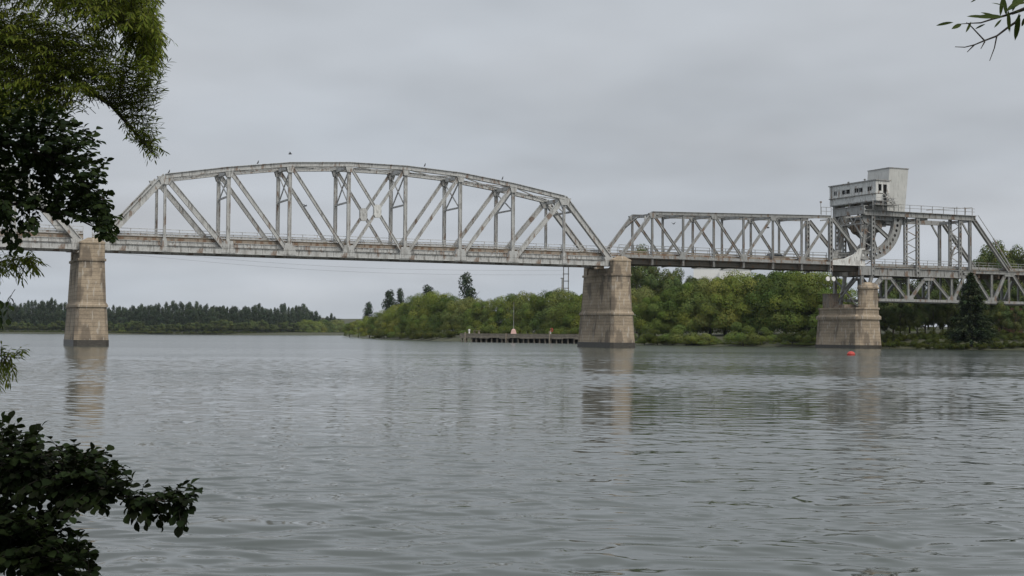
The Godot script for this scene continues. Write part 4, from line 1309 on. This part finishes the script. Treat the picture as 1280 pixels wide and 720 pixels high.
	b = MB.new(); b.box(Vector3(-0.55, ht - 0.05, -0.12), Vector3(0.55, ht + 0.2, 0.12)); part(b, "crossarm", M.steel_dark, lp)
	# overhead wires behind the bridge
	for q in [[0.0, "upper"], [5.5, "lower"]]:
		b = MB.new()
		var pts := []
		var wr := []
		for k in 15:
			var t := k / 14.0
			pts.append(at(lerpf(120, 706, t), lerpf(308, 338, t) + q[0] + 18.0 * sin(PI * t) * 0.55, lerpf(330, 420, t))); wr.append(0.022)
		b.tube(pts, wr, 4)
		tag(part(b, numbered("power_line"), M.steel_dark, self), "thin sagging %s wire seen below the bridge deck" % q[1], "wire", "wires below the bridge deck")
	# birds
	make_birds()

func make_birds() -> void:
	var fly := [[362.6, 192.6, 165.0, 0.3, "dark bird flying just above the top of the curved truss"], [381.8, 257.7, 172.0, -0.4, "dark bird flying inside the curved truss between its diagonals"], [842, 280, 194.0, 0.8, "dark bird flying inside the near end of the lift span"], [960, 285, 198.0, -0.6, "dark bird flying inside the lift span above the car"]]
	for q in fly:
		var o := thing("bird", q[4], "bird", at(q[0], q[1], q[2]), q[3])
		var b := MB.new()
		b.tube([Vector3(-0.24, 0, 0), Vector3(-0.14, 0.01, 0), Vector3(0, 0.02, 0), Vector3(0.13, 0.03, 0), Vector3(0.2, 0.04, 0), Vector3(0.27, 0.03, 0)], [0.01, 0.05, 0.075, 0.06, 0.045, 0.005], 8)
		part(b, "body", M.feather, o)
		for s in [-1.0, 1.0]:
			b = MB.new()
			b.prism(PackedVector2Array([Vector2(0.09, 0), Vector2(0.05, 0.26), Vector2(-0.12, 0.5), Vector2(-0.07, 0.2), Vector2(-0.1, 0)]), -0.008, 0.008)
			var w := part(b, "wing", M.feather, o)
			w.rotation = Vector3(s * (PI * 0.5 - 0.45), 0, 0)
			w.position.y = 0.04
	for q in [[-34.3, 22.25], [-12.5, 23.2], [-1.5, 22.1], [-45.0, 20.5]]:
		var o := thing("bird", "dark bird perched on the curved top chord of the truss", "bird", on_bridge(q[0], q[1], 0.0), PSI + 0.3, "birds perched on the curved top chord")
		o.scale = Vector3.ONE * 0.7
		var b := MB.new()
		b.tube([Vector3(-0.25, 0.1, 0), Vector3(-0.1, 0.2, 0), Vector3(0.03, 0.34, 0), Vector3(0.07, 0.5, 0), Vector3(0.1, 0.62, 0), Vector3(0.13, 0.68, 0), Vector3(0.25, 0.67, 0)], [0.02, 0.09, 0.12, 0.09, 0.055, 0.05, 0.005], 8)
		part(b, "body", M.feather, o)
		for s in [-0.04, 0.04]:
			b = MB.new(); b.tube([Vector3(0, 0.25, s), Vector3(0.02, 0.0, s)], [0.018, 0.012], 5); part(b, "leg", M.feather, o)

func make_car() -> void:
	var o := thing("car", "dark grey car crossing the lift span behind its railing", "car", on_bridge(43.9, 12.56, -2.2), PSI)
	var b := MB.new()
	b.prism(PackedVector2Array([Vector2(-1.75, 0.28), Vector2(1.75, 0.28), Vector2(1.8, 0.55), Vector2(1.7, 0.72), Vector2(0.95, 0.82), Vector2(-1.6, 0.84), Vector2(-1.78, 0.6)]), -0.78, 0.78)
	part(b, "body", M.car, o)
	b = MB.new()
	b.loft([[Vector3(-1.6, 0.83, -0.72), Vector3(0.95, 0.82, -0.72), Vector3(0.95, 0.82, 0.72), Vector3(-1.6, 0.83, 0.72)], [Vector3(-1.25, 1.3, -0.58), Vector3(0.3, 1.32, -0.58), Vector3(0.3, 1.32, 0.58), Vector3(-1.25, 1.3, 0.58)], [Vector3(-1.0, 1.38, -0.5), Vector3(0.1, 1.39, -0.5), Vector3(0.1, 1.39, 0.5), Vector3(-1.0, 1.38, 0.5)]])
	part(b, "cabin", M.car, o)
	for z in [-0.665, 0.665]:
		for q in [[-1.2, -0.45], [-0.35, 0.4]]:
			b = MB.new()
			b.obox(Vector3((q[0] + q[1]) * 0.5, 1.05, z), Vector3((q[1] - q[0]) * 0.5, 0, 0), Vector3(0, 0.17, -0.05 * signf(z)), Vector3(0, 0, 0.02))
			part(b, "window", M.glass, o)
	for x in [-1.15, 1.15]:
		for z in [-0.72, 0.72]:
			b = MB.new()
			var poly := PackedVector2Array()
			for k in 16: poly.append(Vector2(x + cos(TAU * k / 16) * 0.29, 0.29 + sin(TAU * k / 16) * 0.29))
			b.prism(poly, z - 0.1, z + 0.1)
			var w := part(b, "wheel", M.rubber, o)
			b = MB.new()
			poly = PackedVector2Array()
			for k in 12: poly.append(Vector2(x + cos(TAU * k / 12) * 0.17, 0.29 + sin(TAU * k / 12) * 0.17))
			b.prism(poly, z - 0.11, z + 0.11)
			part(b, "rim", M.paint, w)
	for z in [-0.5, 0.5]:
		b = MB.new(); b.box(Vector3(1.72, 0.55, z - 0.16), Vector3(1.8, 0.68, z + 0.16)); part(b, "headlight", M.glass, o)

# ---------------------------------------------------------------- near trees
func leaf_mesh(l: float, w: float, tone: Color, curl: float, tip: float) -> ArrayMesh:
	# a folded, curling blade: midrib along +x, tip > 0 puts the widest place towards the tip
	var b := MB.new()
	b.tint = tone
	var n := 5
	var k0 := 0
	for i in n + 1:
		var t := i / float(n)
		var wid := w * 0.5 * pow(sin(PI * pow(t, 1.0 + tip)), 0.75) if i > 0 and i < n else 0.0
		var y := -curl * t * t * l
		for s in [-1.0, 0.0, 1.0]:
			b.v.append(Vector3(t * l, y + absf(s) * wid * 0.25, s * wid))
			b.n.append(Vector3(curl * t, 1, -s * 0.25).normalized()); b.c.append(tone)
	for i in n:
		for s in 2:
			var a := k0 + i * 3 + s
			b.ix.append_array([a, a + 3, a + 4, a, a + 4, a + 1])
	return b.mesh()
func nearest_on(skel: Array, p: Vector3) -> Array:   # closest point of the limbs and the limb's direction there
	var best := 1e9
	var out := [Vector3.ZERO, Vector3.RIGHT]
	for line in skel:
		for i in line.size() - 1:
			var c := Geometry3D.get_closest_point_to_segment(p, line[i], line[i + 1])
			var d := c.distance_to(p)
			if d < best:
				best = d
				out = [c, (line[i + 1] - line[i]).normalized(), line[i]]
	return out
func in_poly(r: RandomNumberGenerator, poly: PackedVector2Array) -> Vector2:
	var lo := poly[0]
	var hi := poly[0]
	for p in poly: lo = lo.min(p); hi = hi.max(p)
	for k in 60:
		var q := Vector2(r.randf_range(lo.x, hi.x), r.randf_range(lo.y, hi.y))
		if Geometry2D.is_point_in_polygon(q, poly): return q
	return poly[0]
# twigs that reach from the limbs to points in a region of the crown, leaves along them
func sprays(r: RandomNumberGenerator, skel: Array, poly: PackedVector2Array, d0: float, d1: float, count: int, per: int, gap: float, droop: float, twigs: MB, out: Array) -> void:
	for i in count:
		var q := in_poly(r, poly)
		var tip := at(q.x + r.randfn(0.0, 4.0), q.y + r.randfn(0.0, 4.0), r.randf_range(d0, d1))
		var near := nearest_on(skel, tip)
		var root: Vector3 = near[0]
		root = root.lerp(near[2], minf(0.5, 0.15))
		var reach := tip.distance_to(root)
		if reach > gap * per * 1.08: root = tip + (root - tip).normalized() * gap * per * 1.08
		var mid := (root + tip) * 0.5 + Vector3(0, reach * droop * 0.3, 0) + rand_dir(r) * reach * 0.06
		var pts := []
		for k in 7:
			var t := k / 6.0
			pts.append(root * (1 - t) * (1 - t) + mid * 2.0 * t * (1 - t) + tip * t * t)
		twigs.tube(pts, [0.0024, 0.0022, 0.002, 0.0017, 0.0014, 0.0011, 0.0007], 4)
		var length := 0.0
		for k in 6: length += pts[k].distance_to(pts[k + 1])
		var n := mini(per, int(length / gap) + 2)
		for k in n:
			var t := 1.0 - k * gap / maxf(length, 0.01)
			if t < 0.04: break
			var f := t * 6.0
			var j := clampi(int(f), 0, 5)
			var p: Vector3 = pts[j].lerp(pts[j + 1], f - j)
			var dir: Vector3 = (pts[j + 1] - pts[j]).normalized()
			var side := dir.cross(Vector3.UP).normalized() * (1.0 if k % 2 == 0 else -1.0)
			var ax := (dir * 0.75 + side * r.randf_range(0.5, 1.0) + rand_dir(r) * 0.35 - Vector3(0, droop * 0.8, 0)).normalized()
			if k == 0: ax = (dir + rand_dir(r) * 0.2).normalized()
			var up := (Vector3.UP + rand_dir(r) * 0.65).normalized()
			var sz := ax.cross(up).normalized()
			var sy := sz.cross(ax).normalized()
			var s := r.randf_range(0.7, 1.15)
			out.append(Transform3D(Basis(ax * s, sy * s, sz * s), p))
func joined(mesh_list: Array, places: Array, r: RandomNumberGenerator) -> ArrayMesh:
	var b := MB.new()
	var src := []
	for m in mesh_list: src.append(m.surface_get_arrays(0))
	for t in places:
		var a: Array = src[r.randi() % src.size()]
		var k := b.v.size()
		var vs: PackedVector3Array = a[Mesh.ARRAY_VERTEX]
		var ns: PackedVector3Array = a[Mesh.ARRAY_NORMAL]
		for i in vs.size():
			b.v.append(t * vs[i]); b.n.append((t.basis * ns[i]).normalized())
		b.c.append_array(a[Mesh.ARRAY_COLOR])
		for i in a[Mesh.ARRAY_INDEX]: b.ix.append(k + i)
	return b.mesh()
func limb(root: Node, called: String, pts: Array, r0: float, r1: float) -> void:
	var b := MB.new()
	var rr := []
	for i in pts.size(): rr.append(lerpf(r0, r1, i / float(pts.size() - 1)))
	b.tube(pts, rr, 8)
	part(b, called, M.bark, root)
func make_near_trees() -> void:
	var r := RandomNumberGenerator.new()
	r.seed = 5
	# willow: narrow leaves, hanging in at the top left
	var base := Vector3(-6.4, 0.25, -10.6)
	var wt := thing("willow_tree", "willow on the near bank with fine yellow-green leaves hanging over the water", "tree")
	var trunk := [base, base + Vector3(0.15, 1.6, 0), base + Vector3(0.4, 3.2, -0.2), base + Vector3(0.5, 5.0, -0.4)]
	limb(wt, "trunk", trunk, 0.26, 0.14)
	var la := [trunk[2], at(-60, 60, 11.9), at(40, 50, 11.8), at(100, 105, 11.6), at(140, 132, 11.4), at(168, 165, 11.3), at(196, 198, 11.2)]
	var lb := [trunk[3], at(-40, -60, 11.6), at(70, -30, 11.6), at(140, 0, 11.6), at(192, 42, 11.5)]
	var lc := [trunk[1], at(-120, 330, 11.0), at(-20, 330, 10.8), at(40, 322, 10.8)]
	var ld := [trunk[1], at(-120, 420, 10.6), at(-30, 440, 10.5), at(25, 448, 10.5)]
	limb(wt, "limb", la, 0.05, 0.004); limb(wt, "limb", lb, 0.05, 0.004); limb(wt, "limb", lc, 0.018, 0.003); limb(wt, "limb", ld, 0.016, 0.003)
	var skel := [la, lb, lc, ld]
	var tw := MB.new()
	var places := []
	sprays(r, skel, PackedVector2Array([Vector2(-60, -70), Vector2(160, -70), Vector2(200, -10), Vector2(205, 40), Vector2(212, 70), Vector2(204, 95), Vector2(160, 100), Vector2(120, 108), Vector2(90, 122), Vector2(60, 150), Vector2(-60, 190)]), 10.4, 12.8, 2200, 18, 0.02, 0.45, tw, places)
	sprays(r, skel, PackedVector2Array([Vector2(140, 70), Vector2(200, 70), Vector2(206, 105), Vector2(196, 130), Vector2(198, 165), Vector2(205, 200), Vector2(190, 206), Vector2(165, 170), Vector2(140, 138)]), 10.9, 11.8, 190, 14, 0.022, 0.3, tw, places)
	sprays(r, skel, PackedVector2Array([Vector2(-20, 312), Vector2(45, 318), Vector2(62, 335), Vector2(40, 352), Vector2(-20, 345)]), 10.4, 11.0, 60, 12, 0.022, 0.5, tw, places)
	sprays(r, skel, PackedVector2Array([Vector2(-30, 425), Vector2(20, 430), Vector2(44, 438), Vector2(30, 455), Vector2(20, 490), Vector2(-30, 495)]), 10.2, 10.8, 60, 10, 0.024, 0.5, tw, places)
	part(tw, "twigs", M.bark, wt).set_meta("kind", "stuff")
	var wl := []
	for c in [Color(0.115, 0.15, 0.024), Color(0.15, 0.175, 0.028), Color(0.09, 0.125, 0.022), Color(0.13, 0.15, 0.03)]: wl.append(leaf_mesh(0.07, 0.013, c, 0.18, -0.1))
	part_mesh(joined(wl, places, r), "foliage", M.leaf, wt)
	# broadleaf tree: dark rounded leaves at the middle left and, nearer, at the bottom left
	base = Vector3(-4.6, 0.1, -7.6)
	var bt := thing("alder_tree", "dark round-leaved tree on the near bank with boughs reaching over the water", "tree")
	trunk = [base, base + Vector3(0.1, 0.9, 0.1), base + Vector3(0.0, 2.2, 0), base + Vector3(0.25, 4.2, -0.2)]
	limb(bt, "trunk", trunk, 0.2, 0.1)
	var b1 := [trunk[2], at(-90, 190, 9.4), at(20, 180, 9.7), at(80, 205, 9.8), at(130, 250, 9.9)]
	var b2 := [trunk[2], at(-80, 260, 9.4), at(20, 255, 9.6), at(90, 270, 9.7), at(140, 295, 9.8)]
	var b3 := [trunk[1], at(-160, 600, 5.9), at(-40, 575, 5.7), at(60, 585, 5.6), at(150, 620, 5.5), at(235, 630, 5.5)]
	var b4 := [trunk[1], at(-140, 690, 5.8), at(-20, 660, 5.6), at(60, 690, 5.5), at(120, 730, 5.4)]
	var b5 := [trunk[3], trunk[3] + Vector3(0.6, 0.9, 0.6), trunk[3] + Vector3(1.3, 1.3, 1.5)]
	limb(bt, "limb", b1, 0.028, 0.004); limb(bt, "limb", b2, 0.022, 0.003); limb(bt, "limb", b3, 0.013, 0.002); limb(bt, "limb", b4, 0.013, 0.002); limb(bt, "limb", b5, 0.07, 0.03)
	skel = [b1, b2]
	tw = MB.new()
	places = []
	sprays(r, skel, PackedVector2Array([Vector2(-40, 110), Vector2(60, 128), Vector2(95, 140), Vector2(118, 165), Vector2(136, 195), Vector2(132, 225), Vector2(148, 245), Vector2(146, 300), Vector2(120, 296), Vector2(112, 275), Vector2(80, 278), Vector2(50, 262), Vector2(20, 270), Vector2(-40, 275)]), 9.2, 10.6, 420, 12, 0.028, 0.25, tw, places)
	sprays(r, skel, PackedVector2Array([Vector2(-40, 240), Vector2(30, 255), Vector2(48, 285), Vector2(30, 300), Vector2(20, 315), Vector2(-40, 320)]), 9.0, 9.8, 46, 9, 0.032, 0.25, tw, places)
	sprays(r, skel, PackedVector2Array([Vector2(-30, 385), Vector2(10, 395), Vector2(20, 405), Vector2(-30, 415)]), 9.0, 9.6, 8, 7, 0.03, 0.25, tw, places)
	# the part of the crown above the frame, which shades the boughs below
	var over := [b5]
	for k in 150:
		var tip: Vector3 = trunk[3] + Vector3(r.randf_range(-1.5, 2.6), r.randf_range(0.4, 2.4), r.randf_range(-2.5, 3.2))
		var st: Vector3 = b5[r.randi() % 3]
		tw.tube([st, (st + tip) * 0.5 + Vector3(0, 0.1, 0), tip], [0.015, 0.01, 0.003], 4)
		for q in 14:
			var p := tip.lerp(st, q * 0.03) + rand_dir(r) * 0.12
			var ax := (rand_dir(r) + Vector3(0, -0.3, 0)).normalized()
			var sz := ax.cross((Vector3.UP + rand_dir(r) * 0.5).normalized()).normalized()
			places.append(Transform3D(Basis(ax * 2.2, sz.cross(ax) * 2.2, sz * 2.2), p))
	var bl := []
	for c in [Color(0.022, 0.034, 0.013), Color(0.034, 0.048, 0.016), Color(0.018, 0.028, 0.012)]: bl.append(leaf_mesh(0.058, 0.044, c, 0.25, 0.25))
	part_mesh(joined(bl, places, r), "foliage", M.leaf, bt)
	var big := []
	skel = [b3, b4]
	sprays(r, skel, PackedVector2Array([Vector2(-30, 520), Vector2(10, 522), Vector2(40, 535), Vector2(75, 548), Vector2(110, 560), Vector2(140, 560), Vector2(158, 580), Vector2(160, 605), Vector2(130, 635), Vector2(90, 640), Vector2(60, 650), Vector2(-30, 660)]), 5.3, 6.1, 380, 9, 0.021, 0.2, tw, big)
	sprays(r, skel, PackedVector2Array([Vector2(130, 600), Vector2(195, 605), Vector2(235, 598), Vector2(252, 618), Vector2(245, 650), Vector2(215, 662), Vector2(165, 650)]), 5.35, 5.65, 56, 8, 0.02, 0.2, tw, big)
	sprays(r, skel, PackedVector2Array([Vector2(-30, 640), Vector2(80, 640), Vector2(112, 672), Vector2(130, 712), Vector2(120, 730), Vector2(80, 720), Vector2(40, 735), Vector2(-30, 690)]), 5.2, 5.9, 220, 9, 0.021, 0.2, tw, big)
	part(tw, "twigs", M.bark, bt).set_meta("kind", "stuff")
	var nl := []
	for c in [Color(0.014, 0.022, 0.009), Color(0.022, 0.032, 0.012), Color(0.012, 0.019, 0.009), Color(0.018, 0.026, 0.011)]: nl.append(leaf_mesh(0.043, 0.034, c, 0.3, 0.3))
	var rest := []
	for i in big.size():
		if i % maxi(1, int(ceil(big.size() / 300.0))) == 0:
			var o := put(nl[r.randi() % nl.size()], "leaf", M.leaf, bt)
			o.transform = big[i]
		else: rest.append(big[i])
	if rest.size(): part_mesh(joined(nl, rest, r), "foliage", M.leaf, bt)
	# branch reaching in at the top right
	var rt := thing("willow_tree", "second willow on the near bank with a sparse twig of long leaves", "tree")
	base = Vector3(4.4, 0.2, -5.6)
	trunk = [base, base + Vector3(0.1, 1.5, 0), base + Vector3(-0.1, 3.4, -0.2)]
	limb(rt, "trunk", trunk, 0.2, 0.1)
	limb(rt, "limb", [trunk[2], at(1420, -30, 6.1), at(1310, 0, 6.0), at(1265, 17, 6.0)], 0.03, 0.006)
	for q in [[[1280, 11], [1258, 19], [1240, 24], [1226, 28.5], [1214, 29], [1200, 30]], [[1275, 24], [1259, 35], [1246, 45], [1230, 51], [1218, 56], [1206, 59], [1194, 58.5]], [[1246, 45], [1243, 60], [1237, 76]], [[1230, 50], [1214, 33], [1208, 28]], [[1218, 56], [1209, 65]], [[1231, 52], [1226, 61]]]:
		var pts := []
		for p in q[0] if q[0][0] is Array else q: pts.append(at(p[0], p[1], 6.0 + r.randf_range(-0.02, 0.02)))
		limb(rt, "twig", pts, 0.006 if pts.size() > 3 else 0.0035, 0.0015)
	for q in [[[1192, 28], [1169, 31]], [[1202, 30], [1191, 35]], [[1236, 22], [1209, 19]], [[1255, 21], [1218, 20]], [[1250, 23], [1226, 14]], [[1258, 20], [1255, -4]], [[1256, 8], [1239, 2]], [[1260, 12], [1262, 40]], [[1274, 16], [1269, 52]], [[1276, 18], [1268, 30]], [[1232, 30], [1218, 36]], [[1252, 24], [1243, 34]], [[1284, 20], [1275, 34]], [[1284, -4], [1258, 12]], [[1290, 2], [1262, 6]], [[1214, 27], [1208, 40]], [[1222, -2], [1213, 3]], [[1290, 10], [1268, 14]], [[1262, 22], [1264, 42]], [[1254, -6], [1250, 20]], [[1270, -4], [1266, 12]]]:
		var p := at(q[0][0], q[0][1], 6.0 + r.randf_range(-0.05, 0.05))
		var e := at(q[1][0], q[1][1], 6.0 + r.randf_range(-0.05, 0.05))
		var ax := e - p
		var sy := (Vector3(0, 0.5, 1) + rand_dir(r) * 0.4).normalized()
		var sz := ax.normalized().cross(sy).normalized()
		sy = sz.cross(ax.normalized())
		var o := put(leaf_mesh(1.0, 0.18, Color(0.045, 0.062, 0.02) * r.randf_range(0.7, 1.2), 0.08, 0.0), "leaf", M.leaf, rt)
		o.transform = Transform3D(Basis(ax, sy * ax.length(), sz * ax.length()), p)
func part_mesh(m: ArrayMesh, called: String, mat: Material, parent: Node) -> void:
	put(m, called, mat, parent).set_meta("kind", "stuff")

# ---------------------------------------------------------------- sky
func make_sky() -> ImageTexture:
	var w := 2048
	var h := 1024
	var im := Image.create(w, h, false, Image.FORMAT_RGBF)
	var f1 := noise(21, 1.0, 5)
	var f2 := noise(22, 1.0, 4)
	for y in h:
		var el := PI * (0.5 - (y + 0.5) / h)
		for x in w:
			if el < -0.02:
				im.set_pixel(x, y, Color(0.26, 0.275, 0.29)); continue
			var a := TAU * (x + 0.5) / w
			# a cloud layer overhead: directions meet a plane, so bands flatten to the horizon
			var k := 1.0 / (maxf(sin(el), 0.0) + 0.12)
			var u := cos(a) * cos(el) * k
			var q := sin(a) * cos(el) * k
			var c := f1.get_noise_2d(u * 0.5, q * 0.5) * 0.6 + f2.get_noise_2d(u * 1.7 + 5.0, q * 1.7) * 0.22 + f2.get_noise_2d(u * 5.0, q * 5.0 + 9.0) * 0.04
			var g := (0.345 + 0.11 * c) * (1.0 + 0.7 * smoothstep(0.25, 1.0, sin(el)))
			var warm := f2.get_noise_2d(u * 0.3 - 8.0, q * 0.3) * 0.03
			im.set_pixel(x, y, Color(g * (0.935 + warm), g * 1.0, g * (1.085 - warm)))
	return ImageTexture.create_from_image(im)

func _ready() -> void:
	# camera
	cam = Camera3D.new()
	cam.name = "camera"
	add_child(cam)
	cam.fov = rad_to_deg(2.0 * atan(360.0 / FPX))
	cam.near = 0.1; cam.far = 4000.0
	cam_basis = Basis(Vector3.RIGHT, atan(57.9 / FPX)) * Basis(Vector3(0, 0, 1), 0.0074)
	cam.transform = Transform3D(cam_basis, EYE)
	# sky
	var env := Environment.new()
	env.background_mode = Environment.BG_SKY
	env.tonemap_mode = Environment.TONE_MAPPER_LINEAR
	env.tonemap_exposure = 1.5
	var sm := PanoramaSkyMaterial.new()
	sm.panorama = make_sky()
	env.sky = Sky.new()
	env.sky.sky_material = sm
	env.sky_rotation = Vector3(0, 5.0 * TAU / 8.0, 0)
	env.fog_enabled = true; env.fog_density = 0.00005; env.fog_light_color = Color(0.78, 0.82, 0.86)
	env.sdfgi_enabled = true; env.ssao_enabled = true; env.ssil_enabled = true
	var we := WorldEnvironment.new()
	we.environment = env
	add_child(we)
	# veiled sun, behind the camera on the right
	var sun := DirectionalLight3D.new()
	sun.light_energy = 0.5
	sun.light_angular_distance = 40.0
	sun.light_color = Color(1.0, 0.97, 0.92)
	sun.shadow_enabled = true
	add_child(sun)
	sun.look_at_from_position(Vector3(45, 110, 74), Vector3.ZERO)
	make_materials()
	M.rail9 = rail_mesh(7.52, 4, 0.85)
	# setting
	make_water()
	make_land()
	# bridge
	var span := make_truss_span()
	span.set_meta("label", "tall curved grey steel truss span, whole, between the two tall stone piers")
	var s2 := copy_of(span)
	s2.position = on_bridge(-122.8)
	s2.set_meta("label", "end of the next curved truss span, half hidden by dark leaves")
	var pr := make_pier()
	pr.set_meta("label", "tall slender stone pier with a ledge, under the leaf-hidden end of the curved truss")
	var p2 := copy_of(pr)
	p2.position = on_bridge(15.8)
	p2.set_meta("label", "tall stone pier with a ledge, between the curved truss and the lift span")
	make_bascule_pier()
	make_leaf()
	make_approach()
	make_house()
	make_trees()
	make_bank_things()
	make_near_trees()
